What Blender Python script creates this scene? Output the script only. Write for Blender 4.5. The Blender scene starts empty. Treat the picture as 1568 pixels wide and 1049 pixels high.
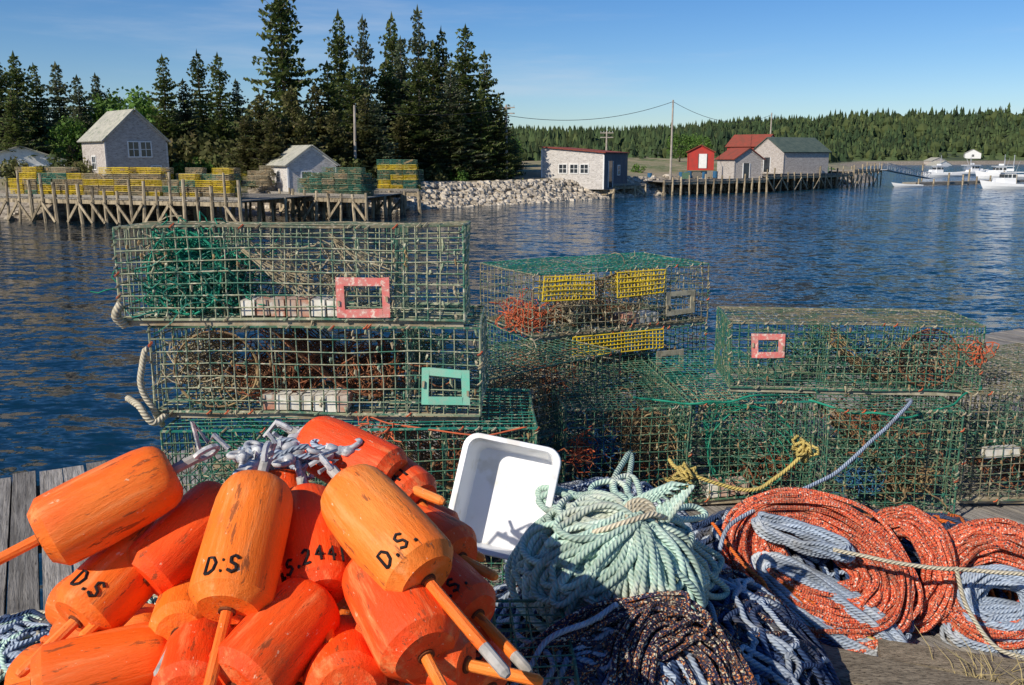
import bpy, math, random
from mathutils import Vector, Matrix, noise
R=random.Random(7)
V=Vector
rad=math.radians
sc=bpy.context.scene
# ------------------------------------------------------------------ helpers
class MB:
    def __init__(s): s.v=[];s.f=[];s.m=[];s.uv=[]
    def face(s,idx,m=0,uv=None): s.f.append(tuple(idx)); s.m.append(m); s.uv.append(uv)
    def box(s,c,size,m=0,rot=None,taper=1.0):
        b=len(s.v); hx,hy,hz=size[0]/2,size[1]/2,size[2]/2
        for z in(-1,1):
            t=taper if z>0 else 1
            for x,y in((-1,-1),(1,-1),(1,1),(-1,1)):
                p=V((x*hx*t,y*hy*t,z*hz))
                if rot is not None: p=rot@p
                s.v.append(V(c)+p)
        for q in((0,3,2,1),(4,5,6,7),(0,1,5,4),(1,2,6,5),(2,3,7,6),(3,0,4,7)): s.face([b+i for i in q],m)
    def beam(s,a,b_,w,h,m=0):
        a=V(a);b_=V(b_);d=(b_-a);L=d.length;x=d/L
        up=V((0,0,1)) if abs(x.z)<.95 else V((1,0,0))
        y=up.cross(x).normalized();z=x.cross(y)
        rot=Matrix((x,y,z)).transposed()
        s.box((a+b_)/2,(L,w,h),m,rot)
    def tube(s,pts,r,n=6,m=0,closed=False,cap=True):
        pts=[V(p) for p in pts];N=len(pts);b=len(s.v)
        rr=r if isinstance(r,(list,tuple)) else [r]*N
        prev=None;L=0;Ls=[]
        for i,p in enumerate(pts):
            if closed: t=pts[(i+1)%N]-pts[i-1]
            else: t=pts[min(i+1,N-1)]-pts[max(i-1,0)]
            if t.length<1e-9: t=V((0,0,1))
            t.normalize()
            if prev is None:
                up=V((0,0,1)) if abs(t.z)<.9 else V((1,0,0))
                a=up.cross(t).normalized()
            else:
                a=prev-t*prev.dot(t)
                a=a.normalized() if a.length>1e-6 else V((1,0,0))
            prev=a;c=t.cross(a)
            if i>0:L+=(p-pts[i-1]).length
            Ls.append(L)
            for k in range(n):
                an=2*math.pi*k/n
                s.v.append(p+(a*math.cos(an)+c*math.sin(an))*rr[i])
        for i in range(N if closed else N-1):
            j=(i+1)%N
            l0=Ls[i];l1=Ls[j] if j>i else Ls[i]+(pts[0]-pts[-1]).length
            for k in range(n):
                k2=(k+1)%n
                s.face((b+i*n+k,b+i*n+k2,b+j*n+k2,b+j*n+k),m,((k/n,l0),((k+1)/n,l0),((k+1)/n,l1),(k/n,l1)))
        if cap and not closed:
            s.face([b+k for k in range(n)][::-1],m); s.face([b+(N-1)*n+k for k in range(n)],m)
    def quad(s,a,b,c,d,m=0):
        i=len(s.v); s.v+= [V(a),V(b),V(c),V(d)]; s.face((i,i+1,i+2,i+3),m)
    def poly(s,pts,m=0):
        i=len(s.v); s.v+=[V(p) for p in pts]; s.face(range(i,i+len(pts)),m)
    def obj(s,name,mats,smooth=False,loc=(0,0,0),rot=(0,0,0),parent=None):
        me=bpy.data.meshes.new(name); me.from_pydata([tuple(p) for p in s.v],[],s.f)
        for m in mats: me.materials.append(m)
        me.polygons.foreach_set('material_index',s.m)
        if smooth: me.polygons.foreach_set('use_smooth',[True]*len(s.f))
        if any(u is not None for u in s.uv):
            uvl=me.uv_layers.new(name='UVMap'); arr=[]
            for f,u in zip(s.f,s.uv):
                if u is None: arr+=[0.0,0.0]*len(f)
                else:
                    for q in u: arr+=[q[0],q[1]]
            uvl.data.foreach_set('uv',arr)
        me.update()
        o=bpy.data.objects.new(name,me); sc.collection.objects.link(o)
        o.location=loc;o.rotation_euler=rot
        if parent: o.parent=parent
        return o
def empty(name,loc=(0,0,0),yaw=0):
    e=bpy.data.objects.new(name,None);sc.collection.objects.link(e);e.location=loc;e.rotation_euler=(0,0,yaw);e.empty_display_size=.2;return e
def inst(name,me,loc,yaw=0,scale=(1,1,1)):
    o=bpy.data.objects.new(name,me);sc.collection.objects.link(o);o.location=loc;o.rotation_euler=(0,0,yaw);o.scale=scale;return o
# ------------------------------------------------------------------ materials
def newmat(name):
    m=bpy.data.materials.new(name);m.use_nodes=True;nt=m.node_tree
    return m,nt,nt.nodes['Principled BSDF']
def N(nt,t,**k):
    n=nt.nodes.new(t)
    for a,b in k.items(): setattr(n,a,b)
    return n
def math_(nt,op,a,b=None,c=None):
    n=N(nt,'ShaderNodeMath',operation=op)
    for i,x in enumerate((a,b,c)):
        if x is None: continue
        if isinstance(x,(int,float)): n.inputs[i].default_value=x
        else: nt.links.new(x,n.inputs[i])
    return n.outputs[0]
def mixc(nt,f,a,b,bt='MIX'):
    n=N(nt,'ShaderNodeMix',data_type='RGBA',blend_type=bt)
    for i,x in((0,f),(6,a),(7,b)):
        if isinstance(x,(int,float)): n.inputs[i].default_value=x
        elif isinstance(x,(tuple,list)): n.inputs[i].default_value=(*x[:3],1)
        else: nt.links.new(x,n.inputs[i])
    return n.outputs[2]
def ramp(nt,x,p0,p1):
    n=N(nt,'ShaderNodeMapRange');n.inputs[1].default_value=p0;n.inputs[2].default_value=p1
    n.interpolation_type='SMOOTHSTEP';nt.links.new(x,n.inputs[0]);return n.outputs[0]
def noi(nt,co,scale,detail=4,rough=.6,stretch=None,out='Fac'):
    if stretch:
        mp=N(nt,'ShaderNodeMapping');mp.inputs['Scale'].default_value=stretch;nt.links.new(co,mp.inputs[0]);co=mp.outputs[0]
    n=N(nt,'ShaderNodeTexNoise');n.inputs['Scale'].default_value=scale;n.inputs['Detail'].default_value=detail;n.inputs['Roughness'].default_value=rough
    nt.links.new(co,n.inputs['Vector']);return n.outputs[out]
def vm(nt,op,a,b=None,scale=None):
    n=N(nt,'ShaderNodeVectorMath',operation=op)
    for i,x in enumerate((a,b)):
        if x is None: continue
        if isinstance(x,(tuple,list)): n.inputs[i].default_value=x
        else: nt.links.new(x,n.inputs[i])
    if scale is not None:
        if isinstance(scale,(int,float)): n.inputs['Scale'].default_value=scale
        else: nt.links.new(scale,n.inputs['Scale'])
    return n.outputs[0]
def coord(nt,kind):
    if kind=='pos': return N(nt,'ShaderNodeNewGeometry').outputs['Position']
    return N(nt,'ShaderNodeTexCoord').outputs[kind]
def bump(nt,b,h,strength,dist):
    n=N(nt,'ShaderNodeBump');n.inputs['Strength'].default_value=strength;n.inputs['Distance'].default_value=dist
    nt.links.new(h,n.inputs['Height']);nt.links.new(n.outputs[0],b.inputs['Normal'])
def mat(name,c1,c2,scale=5,rough=.75,c3=None,s3=None,bmp=0,bd=.01,co='pos',stretch=None,island=0,lo=.35,hi=.65,objrand=0,spec=.3,metal=0,transl=0):
    m,nt,b=newmat(name);c=coord(nt,co)
    f=ramp(nt,noi(nt,c,scale,6 if not transl else 3,.65,stretch),lo,hi)
    col=mixc(nt,f,c1,c2)
    if c3:
        f3=ramp(nt,noi(nt,c,s3 or scale*3.1,4,.6,stretch),.52,.66);col=mixc(nt,f3,col,c3)
    if island:
        g=N(nt,'ShaderNodeNewGeometry').outputs['Random Per Island']
        k=math_(nt,'MULTIPLY_ADD',g,2*island,1-island)
        cc=N(nt,'ShaderNodeCombineColor')
        for i in range(3): nt.links.new(k,cc.inputs[i])
        col=mixc(nt,1.0,col,cc.outputs[0],'MULTIPLY')
    if objrand:
        g=N(nt,'ShaderNodeObjectInfo').outputs['Random']
        k=math_(nt,'MULTIPLY_ADD',g,2*objrand,1-objrand)
        cc=N(nt,'ShaderNodeCombineColor')
        for i in range(3): nt.links.new(k,cc.inputs[i])
        col=mixc(nt,1.0,col,cc.outputs[0],'MULTIPLY')
    nt.links.new(col,b.inputs['Base Color'])
    b.inputs['Roughness'].default_value=rough;b.inputs['Specular IOR Level'].default_value=spec;b.inputs['Metallic'].default_value=metal
    if bmp: bump(nt,b,noi(nt,c,scale*2.3,6,.7,stretch),bmp,bd)
    if transl:
        t=N(nt,'ShaderNodeBsdfTranslucent');nt.links.new(col,t.inputs[0]);mx=N(nt,'ShaderNodeMixShader');mx.inputs[0].default_value=transl
        nt.links.new(b.outputs[0],mx.inputs[1]);nt.links.new(t.outputs[0],mx.inputs[2]);nt.links.new(mx.outputs[0],nt.nodes['Material Output'].inputs[0])
    return m
def rope_mat(name,c1,c2,c3=None,f=70,braid=False,dirt=(.12,.1,.07),fl=(.5,.56,.58,.62),fs=1.0):
    m,nt,b=newmat(name)
    uv=N(nt,'ShaderNodeUVMap').outputs[0];sp=N(nt,'ShaderNodeSeparateXYZ');nt.links.new(uv,sp.inputs[0])
    U,W=sp.outputs[0],sp.outputs[1]
    def helix(k,ff):
        a=math_(nt,'MULTIPLY',U,k);a=math_(nt,'MULTIPLY_ADD',W,ff,a);a=math_(nt,'MULTIPLY',a,6.2832);return math_(nt,'SINE',a)
    if braid:
        h=math_(nt,'MULTIPLY',helix(3,f),helix(3,-f))
    else: h=helix(3,f)
    pos=coord(nt,'pos')
    if braid:
        k=ramp(nt,noi(nt,pos,150*fs,1,.5),fl[0],fl[1])
        col=mixc(nt,k,c1,c2)
        if c3:
            k3=ramp(nt,noi(nt,pos,115*fs,1,.6),fl[2],fl[3]);col=mixc(nt,k3,col,c3)
        k4=ramp(nt,noi(nt,pos,130*fs,1,.6,(1,1.1,.9)),.58,.63);col=mixc(nt,k4,col,(.03,.03,.05))
    else:
        col=mixc(nt,ramp(nt,h,-1.0,.3),c2,c1)
        if c3: col=mixc(nt,ramp(nt,noi(nt,pos,6,4,.6),.5,.7),col,c3)
    col=mixc(nt,math_(nt,'MULTIPLY',ramp(nt,noi(nt,pos,9,5,.6),.45,.75),.5),col,dirt)
    g=N(nt,'ShaderNodeNewGeometry').outputs['Random Per Island']
    kk=math_(nt,'MULTIPLY_ADD',g,.5,.72);cc=N(nt,'ShaderNodeCombineColor')
    for i in range(3): nt.links.new(kk,cc.inputs[i])
    col=mixc(nt,1.0,col,cc.outputs[0],'MULTIPLY')
    nt.links.new(col,b.inputs['Base Color']);b.inputs['Roughness'].default_value=.85;b.inputs['Specular IOR Level'].default_value=.2
    bump(nt,b,h,.7,.0022);return m

M={}
M['wire_green']=mat('wire_green',(.015,.135,.10),(.09,.155,.085),22,.5,(.36,.32,.2),60)
M['wire_teal']=mat('wire_teal',(.012,.17,.13),(.03,.2,.14),18,.5,(.35,.36,.24),55)
M['wire_tan']=mat('wire_tan',(.33,.34,.22),(.05,.16,.11),9,.6,(.56,.52,.38),48,lo=.4,hi=.62)
M['wire_rust']=mat('wire_rust',(.22,.18,.11),(.05,.12,.08),11,.6,(.42,.37,.27),48)
M['wire_blue']=mat('wire_blue',(.05,.13,.2),(.16,.22,.2),20,.5,(.35,.3,.25),55)
M['wire_yellow']=mat('wire_yellow',(.8,.58,.02),(.55,.4,.04),25,.5)
M['net_green']=mat('net_green',(.008,.17,.10),(.02,.27,.17),14,.8)
M['net_tan']=mat('net_tan',(.32,.23,.11),(.18,.11,.06),14,.9)
M['net_brown']=mat('net_brown',(.3,.095,.04),(.17,.1,.055),14,.9)
M['twine']=mat('twine',(.45,.39,.27),(.25,.2,.12),20,.9)
M['twine_orange']=mat('twine_orange',(.6,.13,.05),(.4,.1,.05),20,.9)
M['twine_blue']=mat('twine_blue',(.02,.08,.2),(.04,.15,.25),20,.9)
M['vent_red']=mat('vent_red',(.72,.17,.15),(.6,.28,.24),30,.6,(.8,.62,.52),60)
M['vent_teal']=mat('vent_teal',(.17,.55,.4),(.28,.5,.38),30,.6)
M['vent_tan']=mat('vent_tan',(.42,.39,.29),(.25,.23,.16),30,.7)
M['brick']=mat('brick',(.5,.2,.12),(.5,.42,.34),16,.9,(.62,.6,.52),30)
M['runner']=mat('runner',(.26,.2,.12),(.45,.39,.28),12,.9,None,None,.5,.004)
M['float']=mat('float_white',(.8,.78,.7),(.6,.55,.45),25,.6)
def wood_mat(name,a,b2,dk):
    m,nt,b=newmat(name);tc=N(nt,'ShaderNodeTexCoord').outputs['Object']
    mp=N(nt,'ShaderNodeMapping');mp.inputs['Rotation'].default_value=(0,0,-yawD_);nt.links.new(tc,mp.inputs[0])
    c=mp.outputs[0]
    g=N(nt,'ShaderNodeNewGeometry').outputs['Random Per Island']
    off=N(nt,'ShaderNodeCombineXYZ');nt.links.new(math_(nt,'MULTIPLY',g,40),off.inputs[1])
    c=vm(nt,'ADD',c,off.outputs[0])
    n1=noi(nt,c,6,7,.7,(11,.7,11));n2=noi(nt,c,4,5,.6,(1,.6,1));n3=noi(nt,c,22,4,.7,(6,.35,6))
    col=mixc(nt,ramp(nt,n1,.35,.65),a,b2);col=mixc(nt,ramp(nt,n3,.56,.7),col,dk)
    col=mixc(nt,math_(nt,'MULTIPLY',ramp(nt,n2,.5,.75),.6),col,dk)
    k=math_(nt,'MULTIPLY_ADD',g,.6,.7);cc=N(nt,'ShaderNodeCombineColor')
    for i in range(3): nt.links.new(k,cc.inputs[i])
    col=mixc(nt,1.0,col,cc.outputs[0],'MULTIPLY');nt.links.new(col,b.inputs['Base Color'])
    b.inputs['Roughness'].default_value=.9;b.inputs['Specular IOR Level'].default_value=.2
    bump(nt,b,math_(nt,'ADD',n1,n3),.9,.006);return m
yawD_=math.atan2(.471,.882)
M['plank']=wood_mat('weathered_planks',(.18,.165,.145),(.36,.335,.30),(.06,.052,.045))
M['wood']=mat('weathered_wood',(.17,.155,.13),(.36,.33,.28),3,.9,(.08,.07,.06),9,.9,.006,'pos',(14,14,2) ,.28)
M['timber']=mat('old_timber',(.15,.125,.09),(.28,.235,.17),7,.9,(.06,.05,.035),20,1,.006,'pos',(3,9,9) ,.2)
M['pile']=mat('piling_wood',(.25,.2,.13),(.45,.37,.25),1.6,.95,(.11,.09,.06),3,.6,.03,'pos',(2,2,.6),.3)
M['orange']=[]
def buoy_mat(name,c,c2):
    m,nt,b=newmat(name);c0=coord(nt,'Object')
    rn=N(nt,'ShaderNodeObjectInfo').outputs['Random'];off=N(nt,'ShaderNodeCombineXYZ');nt.links.new(math_(nt,'MULTIPLY',rn,30),off.inputs[0])
    c0=vm(nt,'ADD',c0,off.outputs[0])
    f=ramp(nt,noi(nt,c0,9,5,.6,(1,1,.35)),.4,.68);col=mixc(nt,f,c,c2)
    st=ramp(nt,noi(nt,c0,26,5,.7,(1,1,.12)),.5,.72);col=mixc(nt,math_(nt,'MULTIPLY',st,.55),col,(.95,.42,.15))
    sc1=ramp(nt,noi(nt,c0,48,5,.72,(1,1,.22)),.59,.65);col=mixc(nt,math_(nt,'MULTIPLY',sc1,.75),col,(.2,.06,.02))
    sc3=ramp(nt,noi(nt,c0,14,6,.7,(1,1,.7)),.56,.75);col=mixc(nt,math_(nt,'MULTIPLY',sc3,.5),col,(.33,.12,.04))
    sc4=ramp(nt,noi(nt,c0,70,4,.7,(1,1,.6)),.66,.7);col=mixc(nt,math_(nt,'MULTIPLY',sc4,.7),col,(.9,.6,.38))
    nt.links.new(col,b.inputs['Base Color']);b.inputs['Roughness'].default_value=.5;b.inputs['Specular IOR Level'].default_value=.3
    bump(nt,b,noi(nt,c0,24,8,.75,(1,1,.16)),.95,.007);return m
M['orange']=[buoy_mat('buoy_orange',(.92,.135,.01),(.93,.2,.02)),buoy_mat('buoy_redorange',(.9,.07,.008),(.92,.11,.012)),buoy_mat('buoy_amber',(.93,.19,.016),(.94,.28,.045))]
M['ink']=mat('black_paint',(.008,.008,.01),(.02,.015,.015),40,.6)
M['hole']=mat('dark_brown_ring',(.1,.03,.01),(.2,.06,.02),40,.8)  # dark brown ring around the buoy stick base
M['stick_grey']=mat('stick_grey',(.45,.43,.4),(.25,.24,.22),20,.8)
M['eye']=mat('eye_plastic',(.5,.5,.5),(.22,.25,.3),25,.5,(.75,.75,.72),50)
M['tote']=mat('tote_plastic',(.82,.83,.85),(.78,.79,.8),5,.35,(.68,.67,.63),9,0)
M['r_green']=rope_mat('rope_pale_green',(.50,.66,.56),(.33,.50,.43),(.62,.66,.56),75)
M['r_red']=rope_mat('rope_red',(.62,.085,.035),(.68,.2,.1),(.72,.6,.5),60,True,fl=(.48,.56,.62,.66),fs=1.25)
M['r_speck']=rope_mat('rope_speckled',(.028,.026,.06),(.5,.17,.05),(.66,.58,.42),60,True,fl=(.56,.6,.58,.62),fs=1.15)
M['r_grey']=rope_mat('rope_blue_grey',(.38,.45,.54),(.24,.3,.4),(.5,.53,.56),75)
M['r_blue']=rope_mat('rope_dark_blue',(.035,.07,.16),(.015,.03,.08),(.14,.13,.12),75)
M['r_tan']=rope_mat('rope_tan',(.6,.55,.42),(.4,.35,.25),None,75)
M['r_yellow']=rope_mat('rope_yellow',(.6,.47,.15),(.45,.34,.1),None,75)
M['r_orange']=rope_mat('rope_orange',(.8,.18,.03),(.6,.12,.02),None,75)
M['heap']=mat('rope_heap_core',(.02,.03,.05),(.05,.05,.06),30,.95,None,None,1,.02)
M['shingle']=mat('grey_shingle',(.38,.34,.31),(.52,.48,.44),2.2,.9,(.26,.23,.2),5,.6,.03,'pos',(1,1,3.5))
M['shingle_w']=mat('pale_shingle',(.5,.47,.44),(.64,.61,.57),2.2,.9,(.32,.3,.27),5,.6,.03,'pos',(1,1,3.5))
M['roof_g']=mat('roof_grey',(.34,.33,.28),(.46,.44,.36),1.5,.9,(.22,.24,.18),3)
M['roof_green']=mat('roof_dark_green',(.055,.085,.075),(.09,.12,.1),1.5,.9)
M['roof_red']=mat('roof_red',(.28,.06,.04),(.2,.06,.04),1.5,.9)
M['red']=mat('red_paint',(.45,.04,.03),(.35,.045,.035),1.5,.7)
M['white']=mat('white_paint',(.8,.8,.78),(.7,.7,.68),3,.5)
M['glass']=mat('window_glass',(.02,.025,.03),(.05,.06,.07),1,.1,spec=.6)
M['shaded_side_rail']=mat('shaded_wall_boat_rail',(.1,.11,.13),(.16,.15,.15),1,.9)  # shack's side shade put into the colour; also the boats' rail colour
M['rock']=mat('rock',(.42,.36,.28),(.55,.49,.4),1.2,.95,(.2,.17,.13),3,1,.08,'pos',None,.35)
M['spruce']=mat('spruce_needles',(.06,.10,.028),(.12,.15,.04),.9,.8,(.18,.19,.065),2.5,0,.01,'Object',None,.4,objrand=.25,transl=.3)
M['spruce_b']=mat('spruce_needles_bluish',(.07,.105,.055),(.135,.16,.085),.9,.8,(.18,.19,.1),2.5,0,.01,'Object',None,.4,objrand=.2,transl=.3)
M['cedar']=mat('cedar_foliage',(.09,.105,.03),(.155,.15,.055),.9,.8,(.19,.155,.07),2.5,0,.01,'Object',None,.4,objrand=.2,transl=.3)
M['leaf']=mat('leaf_green',(.07,.15,.02),(.12,.22,.04),.8,.7,(.16,.25,.06),2,0,.01,'Object',None,.35,objrand=.2,transl=.3)
M['bark']=mat('bark',(.1,.08,.065),(.18,.15,.13),2,.95)
M['far']=mat('distant_foliage',(.022,.045,.018),(.05,.075,.026),.02,.9,(.07,.09,.03),.06,0,.01,'pos',None,.5)
M['pole']=mat('pole_wood',(.45,.4,.34),(.32,.28,.24),2,.9)
M['cable']=mat('cable',(.02,.02,.02),(.04,.04,.04),2,.6)
M['metal']=mat('galvanised',(.5,.52,.54),(.4,.42,.45),3,.5,metal=.3)
M['boat_w']=mat('boat_gelcoat',(.82,.83,.83),(.76,.77,.78),1,.3)
M['drygrass']=mat('dry_grass',(.5,.4,.18),(.35,.28,.12),9,.9)

# ------------------------------------------------------------------ sky and sun
el=rad(35); sx,sy=-.72,-.694
rot=math.atan2(sx,sy)
w=bpy.data.worlds.new("World");sc.world=w;w.use_nodes=True;nt=w.node_tree
bg=nt.nodes['Background'];sky=N(nt,'ShaderNodeTexSky',sky_type='NISHITA');sky.sun_disc=False
sky.sun_elevation=el;sky.sun_rotation=rot%(2*math.pi);sky.air_density=1.0;sky.dust_density=.05;sky.ozone_density=3.0
hs=N(nt,'ShaderNodeHueSaturation');hs.inputs['Saturation'].default_value=1.3;nt.links.new(sky.outputs[0],hs.inputs['Color'])
skc=mixc(nt,1.0,hs.outputs[0],(.87,.99,1.24),'MULTIPLY')
tc=N(nt,'ShaderNodeTexCoord').outputs['Generated']
cl=ramp(nt,noi(nt,tc,2.2,7,.6,(1,1.5,9)),.5,.85)
col=mixc(nt,math_(nt,'MULTIPLY',cl,.4),skc,(8.0,8.6,9.4))
nt.links.new(col,bg.inputs[0]);bg.inputs[1].default_value=.083
ld=bpy.data.lights.new('sun','SUN');ld.energy=5.0;ld.angle=rad(.5);ld.color=(1,.91,.77)
sun=bpy.data.objects.new('sun',ld);sc.collection.objects.link(sun)
sd=V((sx*math.cos(el),sy*math.cos(el),math.sin(el)))
sun.rotation_euler=sd.to_track_quat('Z','Y').to_euler();sun.location=(-20,-20,30)
# ------------------------------------------------------------------ camera
cd=bpy.data.cameras.new('camera');cam=bpy.data.objects.new('camera',cd);sc.collection.objects.link(cam)
cd.lens=31.18;cd.sensor_width=36;cd.clip_end=9000;cd.clip_start=.05
cam.location=(0,0,4.5);cam.rotation_euler=(rad(90-11.83),0,0);sc.camera=cam
sc.view_settings.view_transform='Standard';sc.view_settings.look='None';sc.view_settings.exposure=0

# ------------------------------------------------------------------ water
m,nt,b=newmat('sea_water')
p=coord(nt,'pos')
sp=N(nt,'ShaderNodeSeparateXYZ');nt.links.new(p,sp.inputs[0])
a1=vm(nt,'SUBTRACT',noi(nt,p,1.7,3,.6,(.55,1.2,1),'Color'),(.5,.5,.5))
a2=vm(nt,'SUBTRACT',noi(nt,p,6,2,.6,(.6,1.2,1),'Color'),(.5,.5,.5))
a3=vm(nt,'SUBTRACT',noi(nt,p,.45,2,.6,(.5,1.4,1),'Color'),(.5,.5,.5))
sl=vm(nt,'ADD',vm(nt,'ADD',a1,vm(nt,'SCALE',a2,None,.85)),vm(nt,'SCALE',a3,None,.3))
n3=noi(nt,p,.03,4,.6,(.6,1.6,1))
side=ramp(nt,sp.outputs[0],-26,12)
amp=math_(nt,'MULTIPLY_ADD',ramp(nt,n3,.35,.65),.35,.45);amp=math_(nt,'MULTIPLY_ADD',side,.4,amp)
sl=vm(nt,'MULTIPLY',vm(nt,'SCALE',sl,None,amp),(.8,1.4,0))
nrm=vm(nt,'NORMALIZE',vm(nt,'ADD',sl,(0,0,1)))
nt.links.new(nrm,b.inputs['Normal'])
col=mixc(nt,side,(.003,.016,.03),(.003,.033,.066));nt.links.new(col,b.inputs['Base Color'])
b.inputs['Roughness'].default_value=.08;b.inputs['IOR'].default_value=1.33
mb=MB();mb.quad((-3500,-300,0),(4000,-300,0),(4000,5000,0),(-3500,5000,0));mb.obj('sea_water',[m])

# ------------------------------------------------------------------ terrain
SH=[(-3500,60),(-60,62),(-40,66),(-25,68),(-15,72),(-9,78),(3,90),(17,108),(34,127),(63,159),(75,185),(112,300),(190,480),(330,560),(4000,700)]
def shoreY(x):
    for (a,b_),(c,d) in zip(SH,SH[1:]):
        if x<=c: return b_+(d-b_)*(x-a)/(c-a)
    return SH[-1][1]
def sm(t,a,b_):
    t=max(0,min(1,(t-a)/(b_-a)));return t*t*(3-2*t)
def ground(x,y):
    d=(y-shoreY(x))*(.75 if x<63 else .4)+noise.noise(V((x*.15,y*.15,0)))*.8
    if d<0: return max(-3,d*.35)
    h=2.1*sm(d,-.5,5)+1.2*sm(d,4,28)
    h+=noise.noise(V((x*.06,y*.06,3)))*.5*sm(d,3,12)
    hill=sm(y,330,680)*(13.0+18*sm(x,60,430))+noise.noise(V((x*.008,y*.008,1)))*5*sm(y,300,500)
    hill+=sm(y-x*.3,150,300)*1.5
    return h+hill*sm(d,5,80)
def axis(segs):
    out=[]
    for a,b_,n in segs:
        out+=[a+(b_-a)*i/n for i in range(n)]
    out.append(segs[-1][1]);return out
xs=axis([(-3500,-300,12),(-300,-60,24),(-60,90,110),(90,700,110),(700,4000,16)])
ys=axis([(50,62,4),(62,175,90),(175,320,40),(320,900,90),(900,5000,14)])
mb=MB()
for y in ys:
    for x in xs: mb.v.append(V((x,y,ground(x,y))))
nx=len(xs)
for j in range(len(ys)-1):
    for i in range(nx-1):
        a=j*nx+i;mb.face((a,a+1,a+nx+1,a+nx))
m,nt,b=newmat('land_ground')
p=coord(nt,'pos');sp=N(nt,'ShaderNodeSeparateXYZ');nt.links.new(p,sp.inputs[0])
g=mixc(nt,ramp(nt,noi(nt,p,.12,5,.6),.4,.6),(.11,.14,.04),(.3,.245,.14))
g=mixc(nt,ramp(nt,noi(nt,p,.9,4,.6),.5,.7),g,(.35,.28,.18))
fg=mixc(nt,ramp(nt,noi(nt,p,.012,4,.6),.42,.56),(.03,.045,.018),(.10,.14,.035))
g=mixc(nt,ramp(nt,sp.outputs[1],200,330),g,fg)
rk=mixc(nt,ramp(nt,noi(nt,p,1.6,5,.7),.4,.6),(.14,.115,.08),(.4,.34,.26))
g=mixc(nt,ramp(nt,sp.outputs[2],1.7,2.5),rk,g)
nt.links.new(g,b.inputs['Base Color']);b.inputs['Roughness'].default_value=.95
bump(nt,b,noi(nt,p,2.5,5,.7),.6,.15)
mb.obj('land_ground',[m],True)

# rocks on the bank
mb=MB()
def rock(mb,c,r,m=0):
    b0=len(mb.v);se=R.random()*50
    for i in range(1,4):
        for k in range(6):
            th=math.pi*i/4;ph=2*math.pi*k/6
            d=V((math.sin(th)*math.cos(ph),math.sin(th)*math.sin(ph),math.cos(th)*.7))
            mb.v.append(V(c)+d*r*(1+.5*noise.noise(d*1.7+V((se,0,0)))))
    t=len(mb.v);mb.v+=[V(c)+V((0,0,r*.6)),V(c)-V((0,0,r*.6))]
    for i in range(2):
        for k in range(6):
            k2=(k+1)%6;mb.face((b0+i*6+k,b0+(i+1)*6+k,b0+(i+1)*6+k2,b0+i*6+k2),m)
    for k in range(6):
        k2=(k+1)%6;mb.face((t,b0+k,b0+k2),m);mb.face((t+1,b0+12+k2,b0+12+k),m)
for i in range(2200):
    x=R.uniform(-38,60) if i%3==0 else R.uniform(-12,18);y=shoreY(x)+R.uniform(-1,5.5)
    if x<-12 and R.random()<.5: continue
    rock(mb,(x,y,ground(x,y)+.08),R.uniform(.16,.46))
mb.obj('shore_rocks',[M['rock']])

# ------------------------------------------------------------------ trees
def spruce(seed,H,Rm,dens=1.0,base=.08):
    r=random.Random(seed);mb=MB()
    tr=[(noise.noise(V((z*.2,seed,0)))*.25,noise.noise(V((z*.2,seed,9)))*.25,z) for z in [H*i/9 for i in range(10)]]
    mb.tube(tr,[max(.02,.02*H*(1-i/9.3)) for i in range(10)],6,1)
    z=H*base
    while z<H*.985:
        t=z/H; env=Rm*(1-t)**.78*(.8+.22*math.sin(z*1.7+seed)+.12*math.sin(z*4.1+seed*2))+.15
        if t<.15: env*=.8+t
        nb=r.randint(6,8) if t<.85 else 4
        a0=r.random()*6.28
        for k in range(nb):
            an=a0+k*6.283/nb+r.uniform(-.35,.35);L=env*r.uniform(.5,1.22)
            if r.random()<.06: continue
            dr=r.uniform(.1,.38) if t<.7 else r.uniform(-.5,0.05)
            d=V((math.cos(an),math.sin(an),0));s=V((-d.y,d.x,0))
            p0=V((0,0,z))
            def P(u): return p0+d*(L*u)+V((0,0,-dr*L*u*.9+ .28*L*u*u))
            if L>.8: mb.tube([P(0),P(.5),P(.95)],[.04,.03,.01],3,1,cap=False)
            n=max(2,int(L*3.4*dens))
            for q in range(n):
                u=(q+r.uniform(.2,1))/n
                c=P(u);wd=(.26+.09*L*(1.15-u))
                for sgn in(-1,1):
                    tip=c+s*sgn*wd*r.uniform(.7,1.5)+d*wd*r.uniform(.3,.9)+V((0,0,r.uniform(-.3,.08)))
                    q2=c+d*wd*.6+V((0,0,r.uniform(-.02,.18)))
                    q3=c-d*wd*.15+s*sgn*wd*.45+V((0,0,r.uniform(-.28,.0)))
                    mb.poly([c,q3,tip,q2],0)
                if r.random()<.5:
                    mb.poly([c,c+d*.15+V((r.uniform(-.15,.15),r.uniform(-.15,.15),-.35)),c+d*.35+V((0,0,-.05))],0)
        z+=r.uniform(.27,.42)
    for k in range(8):
        mb.poly([V((0,0,H*.95)),V((r.uniform(-.25,.25),r.uniform(-.25,.25),H*.965)),V((0,0,H*1.02+k*.01))],0)
    return mb
def tomesh(mb,name,mats):
    o=mb.obj(name,mats);me=o.data;bpy.data.objects.remove(o);return me
SP=[tomesh(spruce(s,15,rr,1,bs),'spruce_mesh',[M['spruce'] if s%2 else M['spruce_b'],M['bark']]) for s,rr,bs in((1,4.0,.05),(2,3.5,.1),(3,4.5,.04),(4,3.3,.12),(5,3.9,.06))]
CD=[tomesh(spruce(s,10,3.6,1.3,.0),'cedar_mesh',[M['cedar'],M['bark']]) for s in(11,12)]
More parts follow.
